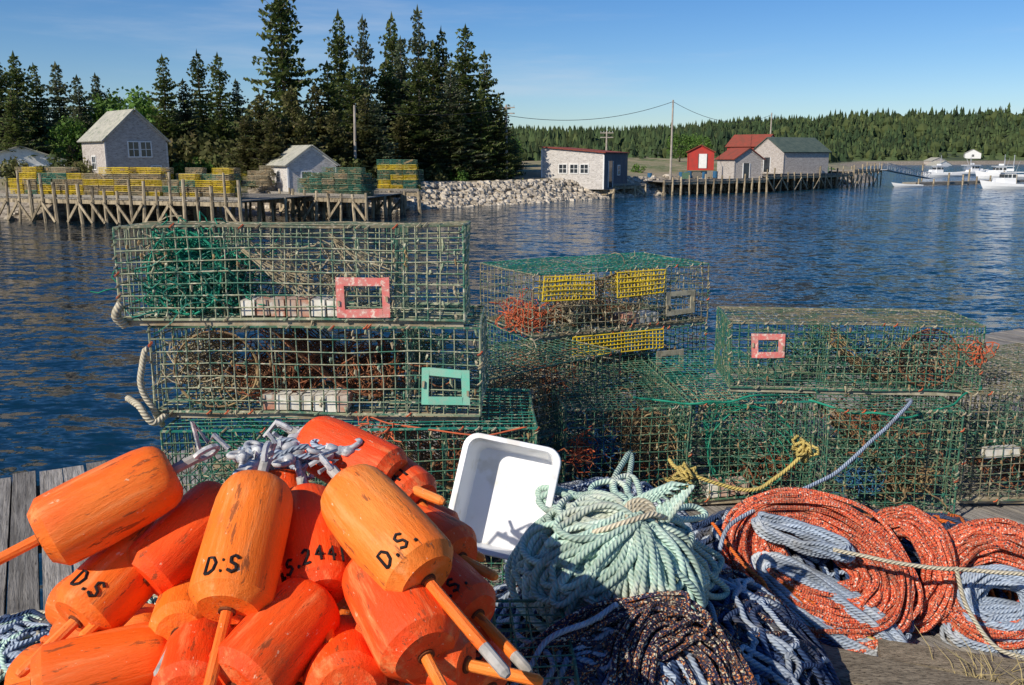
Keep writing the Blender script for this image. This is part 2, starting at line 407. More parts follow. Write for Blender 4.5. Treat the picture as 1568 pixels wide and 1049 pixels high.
def tree(px,yt,Y,wpx=None,kind=None,name='spruce_tree'):
    if px>-145:
        q=(Y+9)/Y;yt=4.5+(yt-4.5)*q;Y+=9;wpx=wpx*q if wpx else None
    X=Y*(px)/1000.0
    g=ground(X,Y)-.2
    lst=CD if kind=='c' else SP
    me=R.choice(lst);bh=10 if kind=='c' else 15
    bR=3.1
    Hh=yt-g;s=Hh/bh
    sx_=s if wpx is None else wpx/bR
    inst(name,me,(X,Y,g),R.uniform(0,6.28),(sx_,sx_,s))
for t in [(-248,21.4,88,3.9),(-186,18.9,95,2.8),(-160,18,92,2.5),(-129,19.4,100,2.8),(-101,19.8,98,3.0),(-76,18,100,2.6),(-50,16.8,90,3.4),(-30,15.0,95,2.7),(-15,10.4,88,2.2),
          (-136,13.4,86,3.2),(-101,12.8,84,3.6),(-172,12.6,84,3.2),(-66,12.4,85,3.4),(-34,11.0,87,2.6),(-120,16,92,3),(-85,15.6,92,3),(-200,13.5,90,3),
          (-378,14.1,90,2.4),(-340,15.1,95,2.6),(-318,14.6,93,2.6),(-357,12,92,2.4),(-300,12.5,98,2.4),
          (-538,14.6,92,2.8),(-518,13.8,95,2.4),(-494,13.6,92,2.8),(-472,12.2,90,2.4),(-452,13,97,2.6),(-560,14,88,3),(-590,15,90,3),(-625,13,85,3),(-430,11,100,2.8),(-400,10.6,102,2.8),(-545,10.5,84,2.6),(-650,16,95,3.3),(-700,14,92,3.3),
          (-60,9,85,3),(-8,8.0,92,1.8),(2,6.4,98,1.6),(-150,9.5,82,3),(-90,9,84,3),(-56,14,93,2.8),(-112,9.5,84,2.8)]: tree(*t)
for t in [(-275,9.8,80,3.0),(-240,10.6,82,3.2),(-262,8.2,77,2.6),(-214,10.8,83,3),(-292,8.0,79,2.4),(-195,8.5,80,2.8),(-228,8,78,2.8),(-122,8,82,2.8),(-45,7.4,86,2.6),(-160,10,82,2.8),(-75,7.6,84,2.6)]: tree(*t,kind='c',name='cedar_tree')
def leafy(seed,rx,rz,n,lobes,sz,trunk=True,z0=None):
    r=random.Random(seed);mb=MB();z0=rz*1.15 if z0 is None else z0
    if trunk:
        mb.tube([(0,0,0),(.1,0,z0*.5),(0,.1,z0)],[.22,.16,.08],6,1)
    cs=[]
    for i in range(lobes):
        a=r.random()*6.28;q=r.random()**.5;zz=r.uniform(-.75,.95)
        k=math.sqrt(max(.1,1-zz*zz))
        c=V((math.cos(a)*q*rx*k*.85,math.sin(a)*q*rx*k*.85,z0+zz*rz*.85));cs.append(c)
        if trunk: mb.tube([(0,0,z0*.6),c*.6+V((0,0,z0*.25)),c],[.07,.04,.015],3,1,cap=False)
    for c in cs:
        lr=rx*r.uniform(.2,.36)
        for i in range(n):
            d=V((r.gauss(0,1),r.gauss(0,1),r.gauss(0,1))).normalized()
            p=c+d*lr*r.uniform(.6,1.05)
            if p.z<.02: p.z=r.uniform(.02,.3)
            a=V((r.gauss(0,1),r.gauss(0,1),r.gauss(0,1))).normalized();b_=a.cross(d)
            if b_.length<.1: continue
            b_.normalize();s=sz*r.uniform(.6,1.3)
            mb.poly([p-a*s,p-b_*s*.6,p+a*s,p+b_*s*.6],0)
    return mb
LF=[tomesh(leafy(s,3.4,3.2,55,34,.22),'leafy_mesh',[M['leaf'],M['bark']]) for s in(1,2)]
BU=[tomesh(leafy(s,1.6,1.0,45,16,.13,False,.6),'shrub_mesh',[M[k]]) for s,k in((5,'leaf'),(6,'cedar'),(7,'spruce'))]
for bx,Y,s in((-420,98,1.25),(-402,92,1.1),(-447,94,1.1),(-480,88,.8),(-432,84,.7),(-410,86,.8),(185,190,.9),(196,200,.8),(205,210,.9),(-3,120,.6)):
    X=bx*Y/1000;inst('maple_tree',R.choice(LF),(X,Y,ground(X,Y)-.1),R.uniform(0,6),(s,s,s))
for bx,Y,s,k in [(-380,80,1.2,0),(-365,80,1.2,0),(-350,81,1.3,0),(-335,82,1.2,0),(-372,84,2.2,1),(-355,86,2.4,1),(-335,86,2.6,1),(-320,82,1.8,1),(-300,80,1.6,1),(-130,89,1.1,1),(-110,90,1.0,0),(-85,90,.9,1),(-60,91,.8,0),(-20,96,.6,1),(-5,99,.6,0),(-185,77,1.3,1),(-245,77,1.5,2),(0,102,1.2,2),(-480,76,1.4,1),(-510,76,1.6,2),(-560,74,1.5,1),
                   (110,118,.8,1),(60,112,.7,0),(140,125,.8,0),(350,150,1.1,0),(-440,84,1.6,1),(-460,82,1.8,2),(-150,80,1.4,1),(-170,79,1.5,2),(-205,78,1.6,1)]:
    X=bx*Y/1000;inst('shrub',BU[k],(X,Y,ground(X,Y)-.2),R.uniform(0,6),(s,s,s))
# distant forest mass (single object)
mb=MB()
def fartree(x,y,h,rr,z):
    n=6
    if R.random()<.16:
        b0=len(mb.v);h*=.72;rr*=1.4;mb.v.append(V((x,y,z+h)))
        for (zz,q) in((.85,.6),(.5,1.0),(.1,.7)):
            for k in range(n):
                a=k*6.283/n+R.random()*.5;q2=rr*q*R.uniform(.75,1.25);mb.v.append(V((x+math.cos(a)*q2,y+math.sin(a)*q2,z+h*(zz+R.uniform(-.08,.08)))))
        for k in range(n):
            mb.face((b0,b0+1+k,b0+1+(k+1)%n),1)
            for j in(0,1): mb.face((b0+1+j*n+k,b0+1+(j+1)*n+k,b0+1+(j+1)*n+(k+1)%n,b0+1+j*n+(k+1)%n),1)
        return
    for (z0,z1,q) in((.0,.5,1.0),(.22,.7,.78),(.45,.87,.56),(.68,1.0,.34)):
        b0=len(mb.v);mb.v.append(V((x+R.uniform(-.2,.2),y,z+z1*h)))
        for k in range(n):
            a=k*6.283/n+R.random()*.6;q2=rr*q*R.uniform(.5,1.3)
            mb.v.append(V((x+math.cos(a)*q2,y+math.sin(a)*q2,z+z0*h+R.uniform(-.06,.08)*h)))
        for k in range(n): mb.face((b0,b0+1+k,b0+1+(k+1)%n),0)
cnt=0
while cnt<11000:
    y=R.uniform(150,760);x=R.uniform(-.75*y,.85*y)
    if x<-.1*y and R.random()<.6: continue
    d=y-shoreY(x)
    if d<25: continue
    if y<300 and x>-.02*y:
        if not(d>95 and R.random()<.6): continue
    if y<118+.1*abs(x): continue
    mead=noise.noise(V((x*.012,y*.012,7)))
    if x>150 and y<600 and (mead>-.02) : 
        if R.random()<.93: continue
    hh=R.uniform(5.5,10.5)*(1 if y>300 else .95)
    if y<300 and x>-.02*y: hh*=.55
    if x>250 and y>640: hh*=R.uniform(.9,1.4)
    if x<-.02*y and y<300: hh=R.uniform(7,11)
    fartree(x,y,hh,hh*.25,ground(x,y)-.3);cnt+=1
mb.obj('distant_forest',[M['far'],mat('distant_broadleaf',(.04,.06,.018),(.075,.095,.03),.03,.9)])

# ------------------------------------------------------------------ buildings
def building(name,loc,yaw,w,d,hl,hr,peak,wall,roof,ops,trim='white',ov=.25,side=None):
    e=empty(name,loc,yaw)
    prof=[(-w/2,0),(w/2,0),(w/2,hr)]+([(0,peak)] if peak else [])+[(-w/2,hl)]
    mb=MB();f=[V((x,-d/2,z)) for x,z in prof];bk=[V((x,d/2,z)) for x,z in prof]
    mb.poly(f);mb.poly(bk[::-1])
    n=len(prof)
    for i in range(n):
        j=(i+1)%n
        if i in(2,3) and peak: continue
        if i==2 and not peak: continue
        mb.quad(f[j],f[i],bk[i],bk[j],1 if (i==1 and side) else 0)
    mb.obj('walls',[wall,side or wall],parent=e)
    mb=MB()
    def slab(x0,z0,x1,z1):
        dx,dz=x1-x0,z1-z0;L=math.hypot(dx,dz);nx_,nz_=-dz/L,dx/L
        if nz_<0:nx_,nz_=-nx_,-nz_
        th=.1;P=[]
        for yy in(-d/2-ov,d/2+ov):
            P+=[V((x0,yy,z0+.01)),V((x1,yy,z1+.01)),V((x1+nx_*th,yy,z1+.01+nz_*th)),V((x0+nx_*th,yy,z0+.01+nz_*th))]
        for q in((0,1,2,3),(7,6,5,4),(0,4,5,1),(1,5,6,2),(2,6,7,3),(3,7,4,0)): mb.poly([P[i] for i in q])
    if peak:
        sl=(peak-hl)/(w/2);slab(-w/2-ov,hl-ov*sl,0,peak)
        sl=(peak-hr)/(w/2);slab(w/2+ov,hr-ov*sl,0,peak)
    else:
        sl=(hr-hl)/w;slab(-w/2-ov,hl-ov*sl,w/2+ov,hr+ov*sl)
    mb.obj('roof',[roof],parent=e)
    mb=MB()
    if peak:
        for s,hh in((-1,hl),(1,hr)):
            mb.beam((s*(w/2+ov*.6),-d/2-.035,hh-.1),(0,-d/2-.035,peak-.1),.05,.16,0)
    for s,hh in((-1,hl),(1,hr)): mb.box((s*(w/2),-d/2-.01,hh/2-.1),(.14,.1,hh-.25),0)
    mb.obj('trim',[M[trim]],parent=e)
    for i,(face,cx,cz,ww,hh,kind) in enumerate(ops):
        mb=MB()
        if face=='F': o=V((cx,-d/2,cz));ax=V((1,0,0));nn=V((0,-1,0))
        elif face=='R': o=V((w/2,cx,cz));ax=V((0,1,0));nn=V((1,0,0))
        else: o=V((-w/2,cx,cz));ax=V((0,-1,0));nn=V((-1,0,0))
        rt=Matrix((ax,-nn,V((0,0,1)))).transposed()
        fw=.09
        if kind=='win':
            mb.box(o+nn*.01,(ww,.03,hh),1,rt)
            for s in(-1,1):
                mb.box(o+nn*.03+ax*s*(ww/2+fw/2),(fw,.07,hh+2*fw),0,rt);mb.box(o+nn*.03+V((0,0,s*(hh/2+fw/2))),(ww,.07,fw),0,rt)
            mb.box(o+nn*.032,(.05,.02,hh),0,rt);mb.box(o+nn*.034,(ww,.018,.045),0,rt)
        elif kind=='door':
            mb.box(o+nn*.02,(ww,.05,hh),0,rt)
            for s in(-1,1): mb.box(o+nn*.03+ax*s*(ww/2+.05),(.08,.08,hh),1,rt)
        elif kind=='open':
            mb.box(o+nn*.012,(ww,.02,hh),1,rt)
            for s in(-1,1): mb.box(o+nn*.03+ax*s*(ww/2+.05),(.1,.08,hh),0,rt)
        mb.obj('window' if kind=='win' else 'door',[M['white'],M['glass']],parent=e)
    return e
building('shingled_gable_house',(-32.9,77,1.9),rad(43),5.0,5.6,4.0,4.0,6.35,M['shingle'],M['roof_g'],
   [('F',-.25,3.2,.8,1.15,'win'),('F',.75,3.2,.8,1.15,'win'),('F',1.5,1.2,.7,1.2,'win'),('L',0,2.1,.8,1,'win')],trim='shingle_w')
building('shingled_shed',(-17.5,75.5,1.7),rad(33),4.1,4.5,2.2,2.2,3.65,M['shingle_w'],M['roof_g'],
   [('F',-.5,1.1,.8,1.0,'win'),('F',1.0,.8,.9,1.5,'open'),('L',0,1.2,.7,.8,'win')])
building('white_cottage',(-46.2,85,2.0),rad(30),7,5,2.2,2.2,3.4,M['white'],M['roof_g'],[('F',-1.5,1.2,.9,.9,'win'),('F',1.5,1.2,.9,.9,'win'),('L',0,1.2,.8,.9,'win')])
sh=building('fishing_shack',(8.5,104.0,1.0),rad(-23),7.2,9.5,4.5,3.9,None,M['shingle_w'],M['roof_red'],
   [('F',-1.1,2.2,.85,.9,'win'),('F',0.2,2.2,.85,.9,'win'),('F',1.4,2.2,.85,.9,'win'),('R',-2.2,1.6,1.6,2.9,'open'),('R',1.0,2.0,.9,1.0,'win')],side=M['shaded_side_rail'])  # right wall painted darker for the shade on that side
building('red_shed',(27.3,131,2.6),rad(-12),3.6,3.2,2.6,2.6,3.5,M['red'],M['roof_red'],[('F',.3,1.3,1.1,2.0,'door')],trim='red')
building('grey_shed',(29.8,118.5,1.55),rad(20),4.2,4.0,2.7,2.7,4.0,M['shingle'],M['roof_red'],[('F',-.3,1.2,.9,1.9,'open')],trim='shingle')
building('red_boathouse',(37.4,141,3.3),rad(48),5.2,6.0,2.8,2.8,4.5,M['red'],M['roof_red'],[('F',0,3.0,.7,.7,'win'),('L',0,1.4,.9,.9,'win')],trim='white')
building('green_roofed_boathouse',(39.6,129,2.2),rad(-62),6.2,8.6,3.0,3.0,4.9,M['shingle'],M['roof_green'],[('F',0,1.2,1.2,2.0,'open')],trim='shingle')
building('white_farmhouse',(226,478,ground(226,478)-.3),rad(20),12,7,3.2,3.2,5.6,M['white'],M['roof_g'],[('F',-2.5,1.8,1.3,1.4,'win'),('F',2.5,1.8,1.3,1.4,'win')])
building('white_farmhouse',(292,575,ground(292,575)),rad(-20),9,7,3.2,3.2,5.6,M['white'],M['roof_g'],[('F',0,1.8,1.3,1.4,'win')])
building('shore_house',(236,505,ground(236,505)-.3),rad(10),9,7,2.6,2.6,4.4,M['shingle'],M['roof_g'],[('F',0,1.6,1.3,1.3,'win')])

# ------------------------------------------------------------------ piers
def pier(name,a,b_,dep,zd,np_,rows=3,post=(.2,1.2),xb=True,curb=True):
    a=V((a[0],a[1],0));b_=V((b_[0],b_[1],0));dd=V((dep[0],dep[1],0));mb=MB();L=(b_-a).length;u=(b_-a)/L
    n=int(L/.28)
    for i in range(n):
        c=a+u*(L*(i+.5)/n)+dd/2
        yaw=math.atan2(dd.y,dd.x);rt=Matrix.Rotation(yaw,3,'Z')
        mb.box(c+V((0,0,zd-.04+R.uniform(-.01,.01))),(dd.length+.3,.25,.07),0,rt)
    for r_ in range(rows):
        o=dd*(r_/(rows-1))
        mb.beam(a+o+V((0,0,zd-.24)),b_+o+V((0,0,zd-.24)),.2,.28,1)
        for i in range(np_):
            p=a+u*(L*i/(np_-1))+o;j=V((R.uniform(-.12,.12),R.uniform(-.12,.12),0))
            top=zd+(R.uniform(*post) if r_==0 or R.random()<.15 else 0)
            rr=R.uniform(.09,.15)
            mb.tube([p-dd.normalized()*.14+j*2+V((0,0,-2)),p-dd.normalized()*.14+V((0,0,zd*.5)),p-dd.normalized()*.14-j*.5+V((0,0,top))],[rr*1.1,rr,rr*.85],7,1)
            if xb and r_==0 and i<np_-1 and R.random()<.8:
                q=a+u*(L*(i+1)/(np_-1))
                f=-dd.normalized()*.3
                if R.random()<.5: mb.beam(p+f+V((0,0,.1)),q+f+V((0,0,zd-.3)),.1,.17,1)
                else: mb.beam(q+f+V((0,0,.1)),p+f+V((0,0,zd-.3)),.1,.17,1)
    if curb: mb.beam(a+V((0,0,zd+.12)),b_+V((0,0,zd+.12)),.18,.18,0)
    return mb.obj(name,[M['wood'],M['pile']])
pier('old_timber_wharf',(-37.5,64),(-17.2,57),(3.2,10),1.75,21,3,(.5,1.8))
pier('old_timber_wharf',(-19.2,71.5),(-15.5,69.5),(1.5,5),1.6,5,2,(.1,.6))
pier('trap_wharf',(-16.2,66.5),(-10.2,63.0),(1.5,8),1.7,7,3,(.2,.5))
pier('shack_wharf',(4.2,101.6),(11.2,98.8),(3.0,9),1.0,4,3,(0,.05),curb=False)
pier('shack_wharf',(11.4,101.8),(15.5,104.5),(0,6),1.3,4,2,(0,.1))
pier('harbour_wharf',(18,107),(33,117),(-3,8),1.6,14,3,(.1,1.0),xb=False)
pier('harbour_wharf',(33,117),(51,135),(-5,9),2.0,15,3,(.1,1.2))
pier('harbour_wharf',(51,135),(60,147),(-7,7),2.4,8,3,(.2,1.4))
mb=MB()
for s in(-.6,.6):
    for k in(0,1): mb.beam((60+s*.7,146-s,2.5+k),(74,160+s,.75+k),.08,.08,0)
    for i in range(12):
        t=i/11;t2=min(1,(i+1)/11)
        p=V((60+s*.7,146-s,2.5)).lerp(V((74,160+s,.75)),t);q=V((60+s*.7,146-s,3.5)).lerp(V((74,160+s,1.75)),t2)
        mb.beam(p,p+V((0,0,1)),.06,.06,0);mb.beam(p,q,.05,.05,0)
mb.beam((60,146,2.45),(74,160,.7),1.2,.08,0)
mb.obj('gangway',[M['metal']])
mb=MB()
mb.beam((63,143,.3),(90,160,.3),2.4,.45,0)
for i in range(9):
    p=V((63,143,0)).lerp(V((90,160,0)),i/8);mb.tube([p+V((1,-1.2,-1)),p+V((1,-1.2,R.uniform(1,2.2)))],.14,7,1)
mb.obj('floating_dock',[M['wood'],M['pile']])

# distant trap stacks
def mini(mb,o,rt,L,W,H,m):
    def P(x,y,z): return V(o)+rt@V((x,y,z))
    r=.015
    n=int(L/.1)
    for i in range(n+1):
        x=-L/2+L*i/n
        for y in(-W/2,W/2): mb.beam(P(x,y,0),P(x,y,H),r,r,m)
        mb.beam(P(x,-W/2,H),P(x,W/2,H),r,r,m)
    for j in range(4):
        z=H*j/3
        rr=r*1.6 if j in(0,3) else r
        for y in(-W/2,W/2): mb.beam(P(-L/2,y,z),P(L/2,y,z),rr,rr,m)
        for x in(-L/2,L/2): mb.beam(P(x,-W/2,z),P(x,W/2,z),rr,rr,m)
    for y in(-W/4,0,W/4):
        mb.beam(P(-L/2,y,H),P(L/2,y,H),r,r,m)
        for x in(-L/2,L/2): mb.beam(P(x,y,0),P(x,y,H),r,r,m)
    for k in range(3):
        a=P(R.uniform(-L/2,L/2),R.uniform(-W/2,W/2),R.uniform(0,H));b_=P(R.uniform(-L/2,L/2),R.uniform(-W/2,W/2),R.uniform(0,H))
        mb.beam(a,b_,.06,.12,4)
    mb.box(P(R.uniform(-.3,.3),0,.05),(.3,.2,.08),4,rt)
def stack(name,a,b_,n,nz,z,dy=0.6,rows=2,cols=(0,1,2)):
    mb=MB();a=V((a[0],a[1],z));b_=V((b_[0],b_[1],z));u=(b_-a)/n;yaw=math.atan2(u.y,u.x);rt=Matrix.Rotation(yaw,3,'Z')
    vv=rt@V((0,1,0))
    for r_ in range(rows):
        for i in range(n):
            hgt=R.randint(max(1,nz-2),nz)
            for k in range(hgt):
                mini(mb,a+u*(i+.5)+vv*dy*r_+V((R.uniform(-.05,.05),0,k*.4)),rt@Matrix.Rotation(R.uniform(-.06,.06),3,'Z'),u.length*.93,.52,.37,R.choice(cols))
    return mb.obj(name,[M['wire_yellow'],M['twine'],M['wire_teal'],M['wire_green'],M['net_tan']])
stack('lobster_trap_stack',(-36.0,64.8),(-18.2,58.6),14,5,1.8,.7,3,(0,0,1,1,0,1,2))
stack('lobster_trap_stack',(-16.0,67.6),(-10.6,64.4),5,5,1.75,.7,3,(3,3,2,3,1))
stack('lobster_trap_stack',(-10.8,73),(-7.6,72.2),3,6,1.9,.7,3,(3,3,0,2))
stack('lobster_trap_stack',(-21.8,73.5),(-19.6,73),2,4,2.2,.7,2,(3,1,1))
pier('trap_wharf',(-11,72),(-7.4,71.5),(-.6,6),1.8,4,2,(0,.1))
mb=MB()
for i in range(34):
    t=R.random();p=V((20,109.6,1.65)).lerp(V((50,137,2.3)),t)+V((-R.uniform(1,4),R.uniform(1,4),.35))
    if R.random()<.5: mb.box(p,(R.uniform(.6,1.2),.8,.8),R.choice((0,1)))
    else: mb.tube([p-V((0,0,.4)),p+V((0,0,.45))],.3,10,2)
mb.obj('wharf_crates',[M['wood'],M['wire_green'],M['twine_blue']])

# poles and cables
def pole(x,y,top,arm=False,lean=0):
    mb=MB();g=ground(x,y)-.3;mb.tube([(x,y,g),(x+lean,y,top)],[.15,.1],8,0)
    if arm:
        for k in(0,.6): mb.beam((x-.9,y,top-.3-k),(x+.9,y,top-.3-k),.1,.12,0)
        for q in(-.8,-.4,.4,.8): mb.tube([(x+q,y,top-.22),(x+q,y,top-.05)],.04,6,1)
    mb.obj('utility_pole',[M['pole'],M['metal']])
pole(-13.9,80,8.9,lean=.15);pole(-.6,97,9.9,True);pole(19.4,110.5,11.2);pole(44,155,11.8);pole(13,125,8,True)
def cable(a,b_,sag):
    mb=MB();a=V(a);b_=V(b_);mb.tube([a.lerp(b_,i/20)-V((0,0,sag*4*(i/20)*(1-i/20))) for i in range(21)],.028,4,0);mb.obj('power_cable',[M['cable']])
cable((19.4,110.5,11.0),(-.6,97,8.8),1.2);cable((19.4,110.5,11.0),(44,155,11.5),1.8);cable((-.6,97,9.5),(-13.7,80,8.6),.6)

# boats
def boat(name,loc,yaw,L,B,cabin=True,s=1):
    e=empty(name,loc,yaw);mb=MB();n=14;secs=[]
    for i in range(n+1):
        t=i/n;x=-L/2+L*t;hb=B/2*(1-max(0,(t-.35)/.65)**2.4)*(.9+.1*min(1,t*5))+.02;shz=(.75+.75*t**2.2)*s
        secs.append([V((x,0,-.35*s)),V((x-.0,hb*.75,-.1*s)),V((x+t*.3,hb*.97,.35*s*(1+t*.5))),V((x+t*.6,hb,shz)),V((x+t*.6,hb*.9,shz)),V((x+t*.5,hb*.86,shz-.3*s)),V((x+t*.5,0,shz-.3*s))])
    for a,b_ in zip(secs,secs[1:]):
        for k in range(6):
            for sg in(1,-1):
                q=[a[k],b_[k],b_[k+1],a[k+1]];q=[V((p.x,p.y*sg,p.z)) for p in q]
                mb.poly(q if sg<0 else q[::-1],1 if k==0 else (2 if k==3 else 0))
    a=secs[0];mb.poly([V((p.x,p.y,p.z)) for p in a[:4]]+[V((p.x,-p.y,p.z)) for p in a[:4][::-1]],0)
    mb.obj('hull',[M['boat_w'],M['roof_red'],M['shaded_side_rail']],parent=e)
    if cabin:
        mb=MB();z=.7*s
        mb.box((L*.12,0,z+.85),(L*.2,B*.62,1.7),0,None,.92);mb.box((L*.27,0,z+.55),(L*.16,B*.5,.8),0,None,.8)
        mb.box((L*.07,0,z+1.77),(L*.34,B*.7,.1),0)
        mb.tube([(L*.05,0,z+1.8),(L*.05,0,z+4.2)],.05,6,2);mb.tube([(-L*.02,-.5,z+1.8),(-L*.02,.5,z+3.4)],.03,5,2)
        mb.box((L*.1,0,z+2.1),(.9,.35,.35),0)
        mb.tube([(L*.02,-.7,z+1.7),(L*.02,-.7,z+3.3)],.04,5,2)
        for sg in(-1,1):
            for q in(.06,.13,.19): mb.box((L*q,sg*(B*.305),z+1.25),(L*.05,.06,.45),1)
        for q in(-.5,0,.5): mb.box((L*.222,q,z+1.25),(.1,.42,.42),1)
        mb.obj('wheelhouse',[M['boat_w'],M['glass'],M['metal']],parent=e)
    else:
        mb=MB()
        for q in(-.25,.1): mb.box((L*q,0,.45*s),(.25,B*.8,.05),0)
        mb.obj('thwarts',[M['wood']],parent=e)
boat('lobster_boat',(104,190,0),rad(168),11,3.6,True,1.1)
boat('lobster_boat',(112,222,0),rad(12),11,3.4)
boat('motor_boat',(72.3,129.5,0),rad(174),8.5,2.6,True,.8)
boat('lobster_boat',(99,208,0),rad(187),8.5,3,True,.9)
boat('rowing_dinghy',(60.5,137.5,0),rad(185),4.2,1.4,False,.45)
boat('lobster_boat',(39,250,2.6),rad(10),9,3.0)
for i,(x,y) in enumerate(((76,150),(80,176),(64,165))): 
    mb=MB();mb.tube([(x,y,-1),(x,y,R.uniform(2.4,3.2))],.15,7,0);mb.obj('mooring_pile',[M['pile']])

# ------------------------------------------------------------------ wharf deck in the foreground
ZD=2.94
P0=V((-2.16,4.40,0));E=V((.882,.471,0));Nn=V((.471,-.882,0));yawD=yawD_
mb=MB();s=-8.0
while s<11:
    wd=R.uniform(.088,.102);off=R.uniform(-.02,.04);rt=Matrix.Rotation(yawD+R.uniform(-.003,.003),3,'Z')
    L1=R.uniform(3.2,4.6)
    for (n0,n1) in((off,L1),(L1+.012,9.0)):
        c=P0+E*(s+wd/2)+Nn*((n0+n1)/2);mb.box(c+V((0,0,ZD-.025+R.uniform(-.004,.004))),(wd,n1-n0,.05),0,rt)
    s+=wd+R.uniform(.007,.014)
mb.obj('wharf_deck',[M['plank']])
mb=MB()
for n0 in(.15,2.0,4.0,6.0,8.0): mb.beam(P0-E*8+Nn*n0+V((0,0,ZD-.2)),P0+E*11+Nn*n0+V((0,0,ZD-.2)),.2,.28,0)
for i in range(9):
    for n0 in(.1,4,8): 
        p=P0+E*(-8+i*2.3)+Nn*n0;mb.tube([p+V((0,0,-3)),p+V((0,0,ZD-.34))],.15,9,0)
mb.obj('wharf_pilings',[M['pile']])
mb=MB()
mb.beam((.72,2.50,ZD+.05),(2.6,1.62,ZD+.045),.17,.08,0);mb.beam((.95,2.16,ZD+.06),(2.5,1.42,ZD+.05),.14,.09,0)
mb.beam((1.15,2.52,ZD+.03),(2.3,2.15,ZD+.03),.12,.05,0)
mb.obj('loose_timbers',[M['timber']])
mb=MB()
for i in range(38):
    x=1.42+R.gauss(0,.07);y=2.36+R.gauss(0,.05);a=R.random()*6.28;l=R.uniform(.05,.14)
    mb.tube([(x,y,ZD+.02),(x+math.cos(a)*l*.3,y+math.sin(a)*l*.3,ZD+l*.7),(x+math.cos(a)*l*.8,y+math.sin(a)*l*.8,ZD+l)],[.0014,.0011,.0005],3)
mb.obj('dry_grass_tuft',[M['drygrass']])

# ------------------------------------------------------------------ lobster traps
TM=['wire_green','wire_teal','wire_tan','wire_yellow','net_green','net_tan','net_brown','twine','twine_orange','vent_red','vent_teal','vent_tan','brick','runner','float','wire_blue','twine_blue','wire_rust']
TI={k:i for i,k in enumerate(TM)}
def wface(mb,o,a,b_,cell,r,m,skip=None):
    na=max(1,round(a.length/cell));nb=max(1,round(b_.length/cell));nrm=a.cross(b_).normalized()*r*1.2
    for i in range(1,na):
        if R.random()<.015: continue
        p=o+a*(i/na);mb.tube([p+b_*t for t in(0,.33,.66,1)],r,4,m,cap=False)
    for j in range(1,nb):
        p=o+b_*(j/nb)+nrm;mb.tube([p+a*t for t in(0,.2,.4,.6,.8,1)],r,4,m,cap=False)
def net(mb,f,nu,nv,r,m):
    for i in range(nu):
        for sg in(1,-1):
            pts=[]
            for j in range(nv+1):
                pts.append(f(((i+sg*j*.5)/nu)%1.0,j/nv))
            seg=[pts[0]]
            for p,q in zip(pts,pts[1:]):
                if (q-p).length>.15:
                    if len(seg)>1: mb.tube(seg,r,3,m,cap=False)
                    seg=[q]
                else: seg.append(q)
            if len(seg)>1: mb.tube(seg,r,3,m,cap=False)
def tangle(mb,c,ext,n,r,m,seed=0):
    for i in range(n):
        p=V(c)+V((R.gauss(0,ext[0]*.5),R.gauss(0,ext[1]*.5),R.gauss(0,ext[2]*.5)));d=V((R.gauss(0,1),R.gauss(0,1),R.gauss(0,.6))).normalized();pts=[p.copy()]
        for k in range(R.randint(6,14)):
            d=(d+V((R.gauss(0,.6),R.gauss(0,.6),R.gauss(0,.5)))-V(((p.x-c[0])/ext[0]*.5,(p.y-c[1])/ext[1]*.5,(p.z-c[2])/ext[2]*.5))).normalized()
            p=p+d*.028;pts.append(p.copy())
        mb.tube(pts,r,4,m,cap=False)
